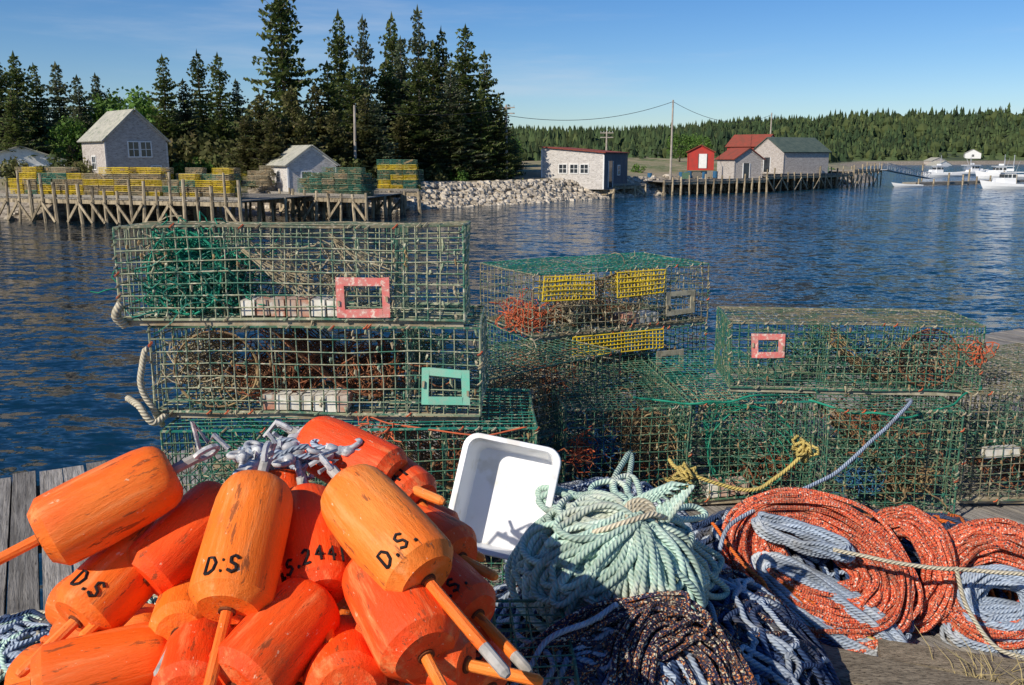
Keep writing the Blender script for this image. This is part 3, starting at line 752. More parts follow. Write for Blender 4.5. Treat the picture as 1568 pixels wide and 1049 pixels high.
def trap(loc,yaw,L,W,H,wire='wire_green',topw=None,cell=.042,vents=(),yel=(),nets=(),fans=(),bricks=None,tang=(),tilt=0,floats=(),runner='runner',wr=.0023,part=(.0,)):
    mb=MB();w_=TI[wire];t_=TI[topw or wire]
    x0,x1,y0,y1=-L/2,L/2,-W/2,W/2
    X=V((L,0,0));Y=V((0,W,0));Z=V((0,0,H))
    A=V((x0,y0,0))
    wface(mb,A,X,Z,cell,wr,w_);wface(mb,A+Y,X,Z,cell,wr,w_)
    wface(mb,A,Y,Z,cell,wr,w_);wface(mb,A+X,Y,Z,cell,wr,w_)
    wface(mb,A,X,Y,cell,wr,w_);wface(mb,A+Z,X,Y,cell,wr*.9,t_)
    for q in part: wface(mb,V((q*L,y0,0)),Y,Z,cell,wr,w_)
    for y in(y0,y1):
        for z in(0,H): mb.tube([(x0+L*t,y,z) for t in(0,.2,.4,.6,.8,1)],.0045,5,t_ if z else w_)
        for x in(x0,x1): mb.tube([(x,y,0),(x,y,H/2),(x,y,H)],.0045,5,w_)
    for x in(x0,x1):
        for z in(0,H): mb.tube([(x,y0,z),(x,0,z),(x,y1,z)],.0045,5,w_)
    for i in range(30):
        e=R.choice((0,0,1,2,3));p=[V((R.uniform(x0,x1),y0,H)),V((R.uniform(x0,x1),y0,0)),V((x0,y0,R.uniform(0,H))),V((x1,y0,R.uniform(0,H)))][e]
        mb.tube([p+V((-.008,-.004,-.006)),p+V((.0,-.009,0)),p+V((.008,-.003,.008))],.003,4,R.choice((TI['twine'],TI['twine'],TI['vent_tan'],TI['twine_orange'],w_)),cap=False)
    for i in range(60):
        p=V((x0+cell*round(R.uniform(0,L)/cell),y0,R.uniform(0,H)));l=R.uniform(.008,.03)
        mb.tube([p,p+V((R.uniform(-.004,.004),-.003,-l*.5)),p+V((R.uniform(-.008,.008),-.002,-l))],[.0045,.0055,.002],4,R.choice((TI['twine'],TI['net_tan'],w_,w_)),cap=False)
    for y in(y0+.03,y1-.03): mb.box((0,y,-.012),(L*.99,.035,.022),TI[runner])
    for (cx,cz,ww,hh,c) in vents:
        f=.027;yy=y0-.008
        for s in(-1,1):
            mb.box((cx+s*(ww/2-f/2),yy,cz),(f,.008,hh),TI[c]);mb.box((cx,yy,cz+s*(hh/2-f/2)),(ww-2*f,.008,f),TI[c])
        for s in(-1,1): mb.box((cx+s*ww*.46,yy-.007,cz+R.uniform(-.02,.02)),(.008,.006,.02),TI['twine'])
    for (a,b_,c,d) in yel:
        o=V((a,y0-.012,b_));wface(mb,o,V((c-a,0,0)),V((0,0,d-b_)),.022,.0025,TI['wire_yellow'])
        q=[o,o+V((c-a,0,0)),o+V((c-a,0,d-b_)),o+V((0,0,d-b_)),o];mb.tube(q,.0038,4,TI['wire_yellow'])
        for yy in(.05,.1): wface(mb,o+V((0,yy,0)),V((c-a,0,0)),V((0,0,d-b_)),.03,.0022,TI['wire_yellow'])
    for (a,b_,c,kind) in nets:
        m_=TI[c]
        if kind=='funnel':
            def f(u,v,a=a,b_=b_):
                an=u*2*math.pi;k=1-.68*v
                cx=abs(math.cos(an))**.6*math.copysign(1,math.cos(an));cz=abs(math.sin(an))**.6*math.copysign(1,math.sin(an))
                return V((a+(b_-a)*v+.02*math.sin(an*3),cx*W*.47*k,H*.5+cz*H*.47*k-.03*math.sin(v*3.14)))
            net(mb,f,26,10,.0022,m_)
            mb.tube([f(i/24,1) for i in range(24)],.005,5,m_,closed=True)
        elif kind=='ramp':
            def f(u,v,a=a,b_=b_):
                return V((a+(b_-a)*v,-W*.46+W*.92*min(u,.999),H*.95-(H*.75)*math.sin(v*1.57)-.05*math.sin(u*3.14)))
            net(mb,f,18,12,.0022,m_)
        elif kind=='side':
            def f(u,v,a=a,b_=b_):
                an=u*2*math.pi;k=1-.6*v
                return V(((a+b_)/2+math.cos(an)*abs(b_-a)/2*k,y0+.01+v*W*.45,H*.5+math.sin(an)*H*.45*k))
            net(mb,f,24,9,.0023,m_)
            mb.tube([f(i/24,1) for i in range(24)],.004,5,m_,closed=True);mb.tube([f(i/24,0) for i in range(24)],.004,5,m_,closed=True)
    for (ax,ay,az,bx,bz,spread,n,c) in fans:
        for i in range(n):
            t=(i/(n-1)-.5)*spread
            a=V((ax,ay,az));b_=V((bx+R.uniform(-.01,.01),ay+R.uniform(-.05,.15),bz+t))
            mb.tube([a.lerp(b_,q)+V((0,0,-.02*math.sin(q*3.14)))+V((R.gauss(0,.003),0,R.gauss(0,.003))) for q in(0,.25,.5,.75,1)],.0019,3,TI[c],cap=False)
            if i: 
                for q in(.55,.8): 
                    t0=((i-1)/(n-1)-.5)*spread;mb.tube([a.lerp(b_,q),a.lerp(V((bx,b_.y,bz+t0)),q+.08)],.0019,3,TI[c],cap=False)
    if bricks:
        a,b_=bricks;x=a
        while x<b_:
            ww=R.uniform(.04,.055);mb.box((x+ww/2,y0+.06,.035),(ww-.006,.1,R.uniform(.05,.06)),R.choice((TI['brick'],TI['brick'],TI['float'])));x+=ww
    for (cx,cy,cz,ex,ey,ez,n,c) in tang: tangle(mb,V((cx,cy,cz)),(ex,ey,ez),n,.0025,TI[c])
    for (cx,cz,ww,hh) in floats: mb.box((cx,y0+.03,cz),(ww,.05,hh),TI['float'])
    se=R.random()*30
    for v in mb.v:
        n_=noise.noise_vector(V(v)*4+V((se,0,0)))*.012+noise.noise_vector(V(v)*18+V((se,0,0)))*.004
        v+=n_
    return mb.obj('lobster_trap',[M[k] for k in TM],False,(loc[0],loc[1],loc[2]+.024),(tilt,0,yaw))
# left stack (bottom to top)
trap((-.60,3.15,2.94),rad(2),1.2,.52,.3,'wire_green',tang=((0,0,.15,.5,.2,.15,60,'twine'),))
trap((-.56,3.16,3.265),rad(1.2),1.27,.53,.30,'wire_green','wire_teal',.04,nets=((-.55,-.25,'net_green','funnel'),(.1,.4,'net_tan','ramp')),tang=((-.3,0,.1,.3,.2,.12,70,'twine'),(.3,0,.1,.3,.2,.12,60,'net_brown'),(.1,-.2,.28,.1,.1,.03,12,'twine_orange')),part=(-.1,.25),vents=((.1,.14,.17,.1,'vent_tan'),))
trap((-.68,3.25,3.59),rad(-1.5),1.15,.5,.305,'wire_tan','wire_green',.042,vents=((.455,.1,.17,.12,'vent_teal'),),tilt=rad(-1),
   nets=((-.5,-.2,'net_tan','side'),(-.15,.2,'net_brown','ramp'),(-.22,-.02,'net_brown','funnel')),bricks=(-.2,.1),
   tang=((-.2,-.05,.1,.2,.2,.1,130,'net_brown'),(.15,0,.12,.2,.2,.12,110,'net_brown'),(-.45,0,.15,.15,.2,.15,70,'twine'),(.3,.1,.15,.2,.15,.12,60,'wire_green')),part=(-.13,.27))
trap((-.755,3.225,3.92),rad(.3),1.18,.44,.315,'wire_tan','wire_rust',.041,vents=((.245,.075,.185,.135,'vent_red'),),tilt=rad(-2.6),
   nets=((-.49,-.24,'net_green','side'),(-.5,-.24,'net_green','funnel'),(-.45,-.22,'net_green','ramp')),bricks=(-.19,.12),
   fans=((-.18,-.18,.23,.07,.09,.1,9,'twine'),(.12,-.15,.28,.38,.13,.12,10,'twine'),(-.2,0,.25,.0,.05,.16,8,'twine'),(.1,0,.28,.2,.05,.16,8,'twine')),
   tang=((-.37,.0,.14,.22,.2,.16,190,'net_green'),(-.36,-.1,.1,.2,.2,.12,90,'wire_teal'),(-.5,0,.16,.06,.2,.15,40,'twine'),(.0,0,.12,.3,.2,.12,40,'twine')),part=(-.21,.3),wr=.0026)
# middle stack, square to the wharf
my=rad(27.5)
for k,(z,kw) in enumerate(((2.94,dict(wire='wire_green')),
   (3.27,dict(wire='wire_green',yel=((-.3,.2,.25,.3),),vents=((.3,.12,.17,.12,'vent_tan'),),nets=((-.5,-.2,'net_tan','side'),),tang=((-.4,0,.1,.15,.2,.15,90,'twine'),(0,0,.1,.4,.2,.1,60,'twine_blue'),(.2,0,.06,.3,.2,.06,90,'net_brown'),(0,0,.12,.5,.25,.12,70,'net_tan')),part=(-.1,))),
   (3.60,dict(wire='wire_rust',topw='wire_teal',yel=((-.5,.17,-.2,.29),(-.06,.17,.24,.29)),vents=((.36,.1,.19,.13,'vent_tan'),),nets=((-.15,.1,'net_tan','side'),),tang=((-.48,-.1,.07,.12,.2,.08,80,'twine_orange'),(-.2,-.15,.07,.1,.1,.06,100,'twine'),(-.1,0,.05,.3,.2,.05,110,'net_brown'),(.2,0,.15,.3,.2,.15,60,'twine')),part=(-.17,.27),bricks=(.0,.2))))):
    trap((.449+R.uniform(-.01,.01),4.85,z),my+rad((0,-2,0)[k]),1.1,.6,.305,**kw)
trap((.02,3.95,2.94),rad(40),1.0,.5,.33,'wire_green',tang=((0,0,.15,.4,.2,.15,60,'twine_blue'),))
trap((-.02,3.98,3.27),rad(42),1.0,.5,.3,'wire_rust','wire_green',tang=((0,0,.15,.4,.2,.15,80,'twine'),(.2,0,.15,.2,.2,.15,70,'net_brown')),nets=((-.3,0,'net_tan','side'),))
# right row, ends towards us
kwr=[dict(wire='wire_green',nets=((-.0,.24,'net_tan','side'),),tang=((-.1,-.3,.2,.2,.3,.2,60,'twine_blue'),(.1,-.3,.25,.15,.2,.15,110,'net_tan'),(-.2,-.5,.25,.05,.05,.08,20,'twine_orange'),(0,-.2,.1,.25,.3,.1,80,'net_brown'))),
     dict(wire='wire_green',topw='wire_teal',nets=((-.2,.2,'net_green','side'),),tang=((0,-.3,.15,.25,.3,.12,110,'wire_green'),(.1,-.3,.08,.2,.2,.06,90,'net_brown'),(0,0,.3,.3,.3,.1,80,'twine')),bricks=(-.2,.0)),
     dict(wire='wire_green',nets=((-.2,.2,'net_tan','ramp'),),tang=((0,-.3,.2,.25,.3,.2,140,'wire_green'),(.1,-.35,.1,.2,.2,.06,110,'net_tan'),(-.1,-.4,.1,.1,.1,.06,30,'twine_blue'),(0,-.2,.3,.25,.3,.1,50,'net_brown'))),
     dict(wire='wire_rust',floats=((-.1,.22,.16,.045),),tang=((0,-.3,.2,.25,.3,.2,120,'wire_green'),(.1,-.35,.1,.2,.2,.06,70,'net_brown')))]
for i,(x,y,z,H_) in enumerate(((.455,4.22,2.96,.45),(1.04,4.32,2.96,.45),(1.66,4.16,2.96,.455),(2.27,4.30,2.96,.5))):
    trap((x,y,z),rad((5,4,-2,3)[i]),.555,1.05,H_,cell=.042,part=(),**kwr[i])
trap((1.56,4.11,3.44),rad(-5),1.1,.46,.30,'wire_green','wire_rust',.04,vents=((-.39,.2,.14,.11,'vent_red'),),nets=((-.1,.2,'net_tan','ramp'),(.2,.45,'net_brown','side')),tang=((0,0,.14,.4,.2,.12,90,'wire_green'),(.54,-.2,.2,.04,.05,.05,10,'twine_orange'),(.3,0,.1,.2,.2,.08,80,'twine'),(.1,0,.15,.4,.2,.12,40,'twine_blue')),part=(-.1,.25),runner='vent_tan',tilt=rad(-1))
trap((2.62,4.75,2.96),rad(20),1.1,.55,.42,'wire_rust')
trap((-.36,1.80,2.94),rad(4),1.0,.62,.4,'wire_green')

# ------------------------------------------------------------------ buoys
GL={'D':[[(0,0),(0,1),(.45,.95),(.75,.6),(.65,.2),(.3,0),(0,0)]],'S':[[(.7,.85),(.4,1),(.1,.85),(.15,.6),(.55,.45),(.65,.2),(.35,0),(0,.15)]],
    '.':[[(.1,.02),(.2,.02),(.2,.12)]],'2':[[(0,.8),(.25,1),(.55,.85),(.5,.55),(0,0),(.6,.03)]],'4':[[(.4,0),(.4,1),(0,.4),(.65,.4)]],'1':[[(.2,0),(.25,1)]],':':[[(.1,.1),(.2,.12)],[(.1,.7),(.2,.72)]]}
def buoy(A,B,Rr,mi,txt=None,stick=.2,band=False,two=0,tw=0):
    A=V(A);B=V(B);ax=(B-A);L=ax.length;ax.normalize();B=A+ax*L if L>.235 else A+ax*.235
    L=(B-A).length
    mb=MB();z=ax
    up=V((0,-.85,.55)) ;x_=(up-z*up.dot(z)).normalized();y_=z.cross(x_)
    prof=[(-.004,.0),(-.004,.25),(.0,.58),(.018,.72),(.05,.84),(.10,.925),(.19,.975),(.35,1.0),(.6,1.005),(.82,.995),(.875,.985),(.89,.975),(.963,.73),(.97,.715),(.972,.15)]
    n=32;b0=len(mb.v);se=R.random()*40
    for t,r in prof:
        for k in range(n):
            a=2*math.pi*k/n;d=V((math.cos(a),math.sin(a),0))
            rr=Rr*r*(1+.045*noise.noise(V((d.x*1.5+se,d.y*1.5,t*2))))
            mb.v.append(V((d.x*rr,d.y*rr,t*L)))
    for i in range(len(prof)-1):
        for k in range(n):
            k2=(k+1)%n;mb.face((b0+i*n+k,b0+i*n+k2,b0+(i+1)*n+k2,b0+(i+1)*n+k),0)
    L0=L*.972
    sb=L+stick;j=V((R.uniform(-.01,.01),R.uniform(-.01,.01),0))
    mb.tube([V((0,0,L0-.01)),V((0,0,L+stick*.7))+j*.7],.0108,10,1 if two!=2 else 2)
    mb.tube([V((0,0,L+stick*.7))+j*.7,V((0,0,sb-.008))+j,V((0,0,sb))+j],[.0108,.0104,.006],10,2 if two else 1)
    mb.tube([V((0,0,L0-.004)),V((0,0,L0+.004))],.0155,14,5)
    mb.tube([V((0,0,-.055)),V((0,0,0))],.011,8,2)
    c=V((0,0,-.06));mb.tube([c+V((math.cos(q)*.018,0,math.sin(q)*.024-.01)) for q in [6.283*i/12 for i in range(12)]],.0065,6,4,closed=True)
    pts=[c+V((R.gauss(0,.02),R.gauss(0,.02),-.012*i)) for i in range(5)];mb.tube(pts,.005,5,4)
    if txt:
        h=.032;tot=sum(.014 if ch in'.:' else .025 for ch in txt);cx=-tot/2;zb=L*.85
        for ch in txt:
            wch=.014 if ch in'.:' else .025
            for st in GL[ch]:
                jx,jy=R.uniform(-.001,.001),R.uniform(-.002,.002)
                P=[(cx+jx+u*.023,jy+v*h) for (u,v) in st];Q=[]
                for p,q in zip(P,P[1:]):
                    for t in(0,.5): Q.append((p[0]+(q[0]-p[0])*t,p[1]+(q[1]-p[1])*t))
                Q.append(P[-1]);pts=[]
                for (u,v) in Q:
                    an=-u/Rr+tw;d=V((math.cos(an),math.sin(an),0));t=(zb-v)/L
                    rr=Rr*(.998+.045*noise.noise(V((d.x*1.5+se,d.y*1.5,t*2))))+.0006
                    pts.append(V((d.x*rr,d.y*rr,zb-v)))
                mb.tube(pts,.0029,5,3)
            cx+=wch
    o=mb.obj('lobster_buoy',[M['orange'][mi],M['orange'][(mi+1)%3 if mi else 0],M['stick_grey'],M['ink'],M['eye'],M['hole']],True)
    o.matrix_world=Matrix.Translation(A)@Matrix((x_,y_,z)).transposed().to_4x4()
    o.modifiers.new('edge','EDGE_SPLIT').split_angle=rad(24)
BL=[((-.669,1.661,3.895),(-.880,1.530,3.806),.073,0,None,.2,0),
 ((-.493,1.640,3.875),(-.497,1.413,3.720),.074,2,'D:S',.26,1),
 ((-.591,1.745,3.807),(-.700,1.600,3.710),.066,1,None,.14,0),
 ((-.715,1.70,3.745),(-.815,1.520,3.650),.070,0,'D.S',.12,0),
 ((-.430,1.735,3.810),(-.355,1.530,3.690),.066,1,'D.S.2441',.17,0),
 ((-.325,1.64,3.870),(-.145,1.450,3.760),.076,2,'D.S.',.22,1),
 ((-.470,1.96,3.862),(-.250,1.840,3.800),.072,1,None,.12,0),
 ((-.377,2.0,3.810),(-.197,1.830,3.750),.068,1,'2441',.05,0),
 ((-.265,1.570,3.742),(-.145,1.381,3.655),.078,1,None,.2,0),
 ((-.210,1.740,3.68),(-.075,1.578,3.635),.062,1,'D.S.',.16,1),
 ((-.370,1.54,3.68),(-.465,1.345,3.625),.074,1,None,.1,0),
 ((-.660,1.72,3.63),(-.610,1.479,3.640),.060,2,None,.14,2),
 ((-.640,1.51,3.590),(-.810,1.43,3.585),.066,0,None,.18,0),
 ((-.340,1.591,3.560),(-.280,1.354,3.600),.072,1,None,.04,0),
 ((-.290,1.53,3.61),(-.090,1.440,3.610),.056,1,None,.14,0),
 ((-.590,1.55,3.600),(-.550,1.36,3.610),.064,1,None,.1,0),
 ((-.160,1.656,3.63),(-.065,1.52,3.55),.060,1,'D.S',.08,0),
 ((-.271,1.874,3.70),(-.110,1.72,3.68),.068,1,None,.1,0),
 ((-.508,1.851,3.81),(-.482,1.70,3.66),.066,1,None,.05,0),
 ((-.43,1.66,3.66),(-.40,1.48,3.56),.07,0,None,.1,0),
 ((-.60,1.85,3.72),(-.75,1.80,3.62),.068,0,None,.1,0),
 ((-.3,1.8,3.6),(-.15,1.6,3.52),.07,1,None,.1,0),
 ((-.7,1.62,3.50),(-.86,1.5,3.46),.068,0,None,.1,0),
 ((-.35,2.05,3.66),(-.15,1.98,3.6),.07,1,None,.08,0),
 ((-.62,2.0,3.66),(-.8,1.98,3.56),.07,0,None,.08,0)]
for (A,B,r_,mi,tx,stk,two) in BL: buoy(A,B,r_,mi,tx,stk,two=two)
for i in range(22):
    x=-.85+.66*((i%8)/7)+R.uniform(-.03,.03);y=1.42+.2*(i//8)+R.uniform(-.03,.03);zz=3.42+.02*(i//8)
    a=R.uniform(1.9,4.3);buoy((x,y,zz),(x+math.cos(a)*.2,y+math.sin(a)*.1,zz+R.uniform(-.03,.03)),.066,R.choice((0,1,1)),None,.03)
# eye ends tied together
mb=MB();c=V((-.50,1.86,3.865))
for i in range(26):
    p=c+V((R.gauss(0,.07),R.gauss(0,.045),R.gauss(0,.01)));d=V((R.gauss(0,1),R.gauss(0,1)-.3,R.gauss(0,.25))).normalized();q=p+d*R.uniform(.025,.04)
    mb.tube([p,p.lerp(q,.25),p.lerp(q,.75),q],[.006,.0125,.0125,.006],8,0)
    s=d.cross(V((0,0,1))).normalized();cc=q+d*.016;s2=d
    mb.tube([cc+s*math.cos(a)*.014+s2*math.sin(a)*.019 for a in [6.283*k/10 for k in range(10)]],.0058,6,R.choice((0,0,1)),closed=True)
for i in range(5):
    se=i*7.3;mb.tube([c+V((math.cos(6.283*k/24)*.085,math.sin(6.283*k/24)*.05,-.005))+noise.noise_vector(V((math.cos(6.283*k/24)+se,math.sin(6.283*k/24),0)))*.04 for k in range(24)],.0055,6,1,closed=True)
mb.obj('buoy_swivels',[M['eye'],M['r_grey']],True)

# ------------------------------------------------------------------ tote
O=V((-.152,2.52,3.71));wv=V((.285,-.06,-.042));hv=V((-.040,-.14,-.305))
W_=wv.length;H_=hv.length;x_=wv.normalized();y_=-(hv-x_*hv.dot(x_)).normalized();z_=x_.cross(y_)
def rr_loop(w,h,r,z,n=6):
    out=[]
    for (cx,cy,a0) in((w/2-r,h/2-r,0),(-w/2+r,h/2-r,90),(-w/2+r,-h/2+r,180),(w/2-r,-h/2+r,270)):
        for i in range(n+1):
            a=rad(a0+90*i/n);out.append(V((cx+r*math.cos(a),cy+r*math.sin(a),z)))
    return out
mb=MB();lps=[rr_loop(W_*.82,H_*.86,.03,-.135),rr_loop(W_*.9,H_*.92,.035,-.03),rr_loop(W_*.9,H_*.92,.035,-.025),rr_loop(W_,H_,.045,-.022),rr_loop(W_*1.01,H_*1.005,.046,-.010),rr_loop(W_*.995,H_*.995,.045,-.001),rr_loop(W_*.975,H_*.985,.043,.0),
     rr_loop(W_*.885,H_*.915,.033,0),rr_loop(W_*.87,H_*.905,.03,-.004),rr_loop(W_*.80,H_*.85,.028,-.118),rr_loop(W_*.77,H_*.83,.025,-.126)]
nn=len(lps[0])
for lp in lps: mb.v+=lp
for i in range(len(lps)-1):
    for k in range(nn):
        k2=(k+1)%nn;mb.face((i*nn+k,i*nn+k2,(i+1)*nn+k2,(i+1)*nn+k))
mb.face(list(range(nn))[::-1]);mb.face([ (len(lps)-1)*nn+k for k in range(nn)])
o=mb.obj('plastic_tote',[M['tote']],True)
o.matrix_world=Matrix.Translation(O+wv/2+hv/2)@Matrix((x_,y_,z_)).transposed().to_4x4()
o.modifiers.new('edge','EDGE_SPLIT').split_angle=rad(50)

# ------------------------------------------------------------------ ropes
def coil(mb,c,Mx,Rx,Ry,th,n,r,m=0,seg=46,jit=.012,squash=.7):
    for i in range(n):
        a=R.random()*6.28;q=math.sqrt(R.random());da=q*math.cos(a)*th;db=q*math.sin(a)*th*squash
        se=R.random()*60;ph=R.random()*6.28;ox,oy=R.gauss(0,jit*.6),R.gauss(0,jit*.6)
        pts=[]
        for k in range(seg):
            t=6.2832*k/seg+ph
            nv=noise.noise_vector(V((math.cos(t)*1.3+se,math.sin(t)*1.3,0)))*jit*1.6
            pts.append(c+Mx@(V(((Rx+da)*math.cos(t)+ox,(Ry+da)*math.sin(t)+oy,db))+nv))
        mb.tube(pts,r,7,m,closed=True)
def basis(nrm,roll=0):
    z=V(nrm).normalized();x=V((1,0,0));x=(x-z*x.dot(z)).normalized();y=z.cross(x)
    return Matrix((x,y,z)).transposed()@Matrix.Rotation(roll,3,'Z')
def heap(mb,cx,cy,ax,ay,h,z0,n,r,mats,lr=(.07,.2),seg=40,rise=.03,core=None):
    def hz(x,y):
        q=1-((x-cx)/ax)**2-((y-cy)/ay)**2
        return z0+ (h*math.sqrt(q) if q>0 else 0)+.02*noise.noise(V((x*9,y*9,1)))
    for i in range(n):
        a=R.random()*6.28;q=math.sqrt(R.random())*.85;ox=cx+math.cos(a)*q*ax;oy=cy+math.sin(a)*q*ay
        r1=R.uniform(*lr);r2=r1*R.uniform(.4,1);ro=R.random()*3.14;se=R.random()*50;pts=[];lift=R.uniform(0,rise)
        for k in range(seg):
            t=6.2832*k/seg;u,v=r1*math.cos(t),r2*math.sin(t);nv=noise.noise_vector(V((math.cos(t)*1.5+se,math.sin(t)*1.5,0)))*.05
            x=ox+u*math.cos(ro)-v*math.sin(ro)+nv.x;y=oy+u*math.sin(ro)+v*math.cos(ro)+nv.y
            pts.append(V((x,y,hz(x,y)+r+lift+nv.z*.3)))
        mb.tube(pts,r,6,R.choice(mats),closed=True)
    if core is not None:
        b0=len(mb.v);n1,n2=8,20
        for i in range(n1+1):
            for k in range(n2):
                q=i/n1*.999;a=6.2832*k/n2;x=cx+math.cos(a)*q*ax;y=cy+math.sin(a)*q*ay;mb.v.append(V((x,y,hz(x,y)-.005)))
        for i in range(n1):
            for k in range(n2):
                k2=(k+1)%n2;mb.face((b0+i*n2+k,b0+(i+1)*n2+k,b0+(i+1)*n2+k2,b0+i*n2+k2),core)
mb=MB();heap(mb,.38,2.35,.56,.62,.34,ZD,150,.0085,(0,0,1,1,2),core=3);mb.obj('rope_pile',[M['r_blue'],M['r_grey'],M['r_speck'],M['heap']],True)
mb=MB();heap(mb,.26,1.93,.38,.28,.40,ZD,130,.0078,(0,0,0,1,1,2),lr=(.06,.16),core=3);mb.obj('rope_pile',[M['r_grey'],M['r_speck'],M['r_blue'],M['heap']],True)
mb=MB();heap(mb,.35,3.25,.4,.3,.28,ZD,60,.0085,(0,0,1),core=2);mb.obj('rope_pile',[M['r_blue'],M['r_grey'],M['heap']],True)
# pale green hank
mb=MB();C=V((.265,2.25,3.36));rt=V((1,0,0));upv=V((0,.62,.785));nv_=V((0,-.785,.62))
def dome(x,y):
    q=1-(x/.27)**2-(y/.24)**2
    return .16*math.sqrt(q) if q>0 else -.35*(-q)**.7*.3
T2=(.075,.125)
for i in range(88):
    phi=rad(R.uniform(160,335)) if i%8 else rad(R.uniform(0,360))
    ln=R.uniform(.18,.35)*(1 if 190<math.degrees(phi)<310 else .85);wd=R.uniform(.03,.1);lay=R.uniform(-.02,.04);se=R.random()*50;pts=[]
    bend=R.uniform(-1.3,1.3);ox,oy=R.gauss(0,.012),R.gauss(0,.01)
    for k in range(44):
        t=6.2832*k/44;s_=ln*(1-math.cos(t))/2;w2=wd*math.sin(t)*(.2+.8*s_/ln)+bend*s_*s_
        n3=noise.noise_vector(V((math.cos(t)*.8+se,math.sin(t)*.8,0)))*.03
        x=T2[0]+ox+s_*math.cos(phi)-w2*math.sin(phi)+n3.x;y=T2[1]+oy+s_*math.sin(phi)+w2*math.cos(phi)+n3.y
        pts.append(C+rt*x+upv*y+nv_*(dome(x,y)+lay+n3.z*.5))
    mb.tube(pts,.0092,8,0,closed=True)
for i in range(20):
    rx=R.uniform(.12,.235);ry=rx*R.uniform(.72,.9);se=R.random()*50;pts=[];cx=-.02+R.gauss(0,.02);cy=.0+R.gauss(0,.02);lay=R.uniform(-.04,-.005)
    for k in range(50):
        t=6.2832*k/50;n3=noise.noise_vector(V((math.cos(t)*1.2+se,math.sin(t)*1.2,0)))*.03
        x=cx+rx*math.cos(t)+n3.x;y=cy+ry*math.sin(t)+n3.y;pts.append(C+rt*x+upv*y+nv_*(dome(x,y)+lay+n3.z*.5))
    mb.tube(pts,.0092,8,0,closed=True)
tp=C+rt*T2[0]+upv*T2[1]+nv_*(dome(*T2)+.02)
for i in range(3):
    mb.tube([tp+V((math.cos(a)*.04,-.01+math.sin(a)*.02+.008*i,math.sin(a)*.03+.01*i)) for a in [6.283*k/16 for k in range(16)]],.008,7,1,closed=True)
mb.tube([tp+V(q) for q in((-.17,-.03,-.03),(-.1,-.05,.0),(-.03,-.04,.02),(.03,-.02,.03),(.07,0,.01))],.008,7,1)
for q in range(5):
    mb.tube([tp+V((.01+.015*q,0,0)),tp+V((.06+.02*q,.02,.035+.015*q)),tp+V((.05+.01*q,.04,.05+.01*q)),tp+V((-.01*q,.03,.035)),tp+V((0,.0,.01))],.009,8,0)
mb.obj('pale_green_rope_coil',[M['r_green'],M['r_tan']],True)
# speckled coil in front
mb=MB();coil(mb,V((.40,1.82,3.285)),basis((.25,-.62,.74),rad(10)),.125,.17,.06,52,.0066,0,50,.02)
coil(mb,V((.22,1.93,3.36)),basis((-.1,-.55,.83),rad(18)),.20,.05,.04,20,.0066,0,50,.02)
mb.obj('speckled_rope_coil',[M['r_speck']],True)
# red / grey coils on the right
mb=MB();heap(mb,1.05,3.02,.5,.38,.26,ZD,70,.0085,(0,0,1),core=2);mb.obj('rope_pile',[M['r_blue'],M['r_grey'],M['heap']],True)
mb=MB();B1=basis((-.12,-.84,.54),rad(-30))
coil(mb,V((1.03,2.76,3.15)),B1,.25,.17,.07,110,.0086,0,54,.018,.8)
coil(mb,V((1.02,2.76,3.17)),B1,.18,.10,.05,50,.0086,0,44,.016,.7)
mb.obj('red_rope_coil',[M['r_red']],True)
mb=MB();coil(mb,V((1.03,2.655,3.055)),basis((-.12,-.85,.5),rad(-36)),.25,.06,.026,24,.008,0,50,.012)
coil(mb,V((.96,2.73,3.27)),basis((-.12,-.7,.7),rad(-22)),.15,.03,.02,12,.008,0,50,.012);mb.obj('grey_rope_coil',[M['r_grey']],True)
mb=MB();coil(mb,V((.93,2.66,3.03)),basis((-.1,-.85,.5),rad(-44)),.20,.06,.018,9,.009,0,50,.012);coil(mb,V((1.02,2.62,2.99)),basis((-.1,-.8,.6),rad(-30)),.22,.05,.01,5,.009,1,50,.012);mb.obj('orange_rope_coil',[M['r_orange'],M['r_yellow']],True)
mb=MB();B2=basis((-.25,-.85,.5))
coil(mb,V((1.60,2.70,3.11)),B2,.17,.15,.06,76,.0086,0,50,.016,.8);mb.obj('red_rope_coil',[M['r_red']],True)
mb=MB();coil(mb,V((1.59,2.66,3.08)),B2,.10,.085,.045,24,.008,0,46,.012);coil(mb,V((1.60,2.62,3.0)),B2,.17,.07,.025,14,.008,0,46,.012);mb.obj('grey_rope_coil',[M['r_grey']],True)
mb=MB();coil(mb,V((1.335,2.80,3.13)),basis((-.75,-.6,.25)),.12,.15,.045,44,.0086,0,44,.014);mb.obj('red_rope_coil',[M['r_red']],True)
mb=MB();heap(mb,1.5,3.1,.45,.3,.2,ZD,50,.0085,(0,1,1),core=2);mb.obj('rope_pile',[M['r_orange'],M['r_blue'],M['heap']],True)
mb=MB();heap(mb,-1.55,2.50,.28,.24,.08,ZD,34,.0085,(0,1,2,3),lr=(.08,.2));heap(mb,-1.33,2.85,.12,.2,.05,ZD,10,.007,(3,3,0),lr=(.06,.13));mb.obj('rope_pile',[M['r_green'],M['r_blue'],M['r_grey'],M['r_tan']],True)
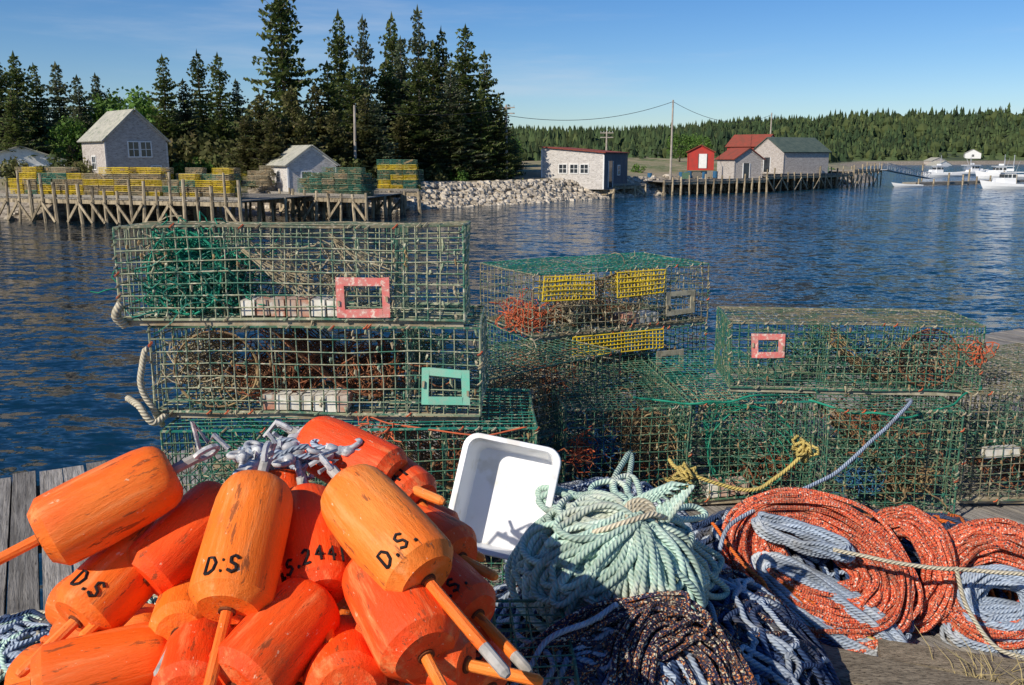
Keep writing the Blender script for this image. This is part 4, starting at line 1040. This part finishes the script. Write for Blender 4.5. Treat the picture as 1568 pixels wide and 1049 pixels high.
# single lines
def line(name,pts,r,mk,wob=.01):
    P=[V(p) for p in pts];out=[]
    for i in range(len(P)-1):
        a=P[max(0,i-1)];b_=P[i];c_=P[i+1];d=P[min(len(P)-1,i+2)]
        for k in range(10):
            t=k/10;q=.5*((2*b_)+(c_-a)*t+(2*a-5*b_+4*c_-d)*t*t+(3*b_-a-3*c_+d)*t**3)
            out.append(q+noise.noise_vector(q*7)*wob)
    out.append(P[-1]);mb=MB();mb.tube(out,r,7);mb.obj(name,[M[mk]],True)
line('grey_rope',[(1.66,3.6,3.5),(1.593,3.45,3.515),(1.2,3.1,3.37),(.9,2.9,3.33),(.73,2.763,3.299),(.68,2.7,3.24)],.0075,'r_grey',.006)
line('yellow_rope',[(.62,3.3,3.34),(.666,3.225,3.312),(.904,3.21,3.25),(1.0,3.2,3.30),(1.117,3.24,3.385),(1.16,3.3,3.40)],.008,'r_yellow')
mb=MB()
for c in((.66,3.23,3.31),(1.12,3.25,3.39)):
    for i in range(6): tangle(mb,V(c),(.025,.02,.02),1,.007,0)
mb.obj('yellow_rope_knot',[M['r_yellow']],True)
line('tan_rope',[(1.02,2.62,3.28),(1.104,2.60,3.265),(1.353,2.56,3.245),(1.617,2.54,3.235),(1.8,2.6,3.2)],.007,'r_tan')
line('tan_rope',[(1.38,2.56,3.25),(1.42,2.52,3.12),(1.5,2.46,3.02),(1.7,2.42,2.98)],.007,'r_tan')
line('tan_rope',[(-1.33,3.0,3.93),(-1.345,2.97,3.97),(-1.33,2.98,4.01)],.015,'r_tan',.01)
line('tan_rope',[(-1.25,3.05,3.56),(-1.25,2.98,3.66),(-1.29,2.97,3.75),(-1.26,3.0,3.85)],.011,'r_tan',.03)
line('tan_rope',[(-1.34,3.0,3.68),(-1.28,2.95,3.67),(-1.24,2.95,3.60),(-1.21,2.98,3.62)],.012,'r_tan',.02)
line('green_rope',[(.55,3.8,3.46),(.8,3.75,3.44),(1.05,3.78,3.47),(1.2,3.85,3.44)],.005,'net_green',.03)
line('green_rope',[(1.3,3.75,3.45),(1.6,3.62,3.42),(1.9,3.7,3.45),(2.1,3.85,3.5)],.005,'net_green',.03)
line('orange_rope',[(.68,2.85,3.27),(.75,2.66,3.2),(.80,2.60,3.16),(.80,2.56,3.05)],.006,'r_orange',.02)
line('grey_rope',[(.02,2.0,3.36),(.1,1.85,3.36),(.0,1.8,3.33),(.1,1.9,3.4),(.25,1.95,3.45)],.007,'r_grey',.03)
line('orange_rope',[(-.5,3.0,3.60),(-.2,2.88,3.58),(.05,2.89,3.60)],.003,'twine_orange',.02)
print('verts',sum(len(me.vertices) for me in bpy.data.meshes))
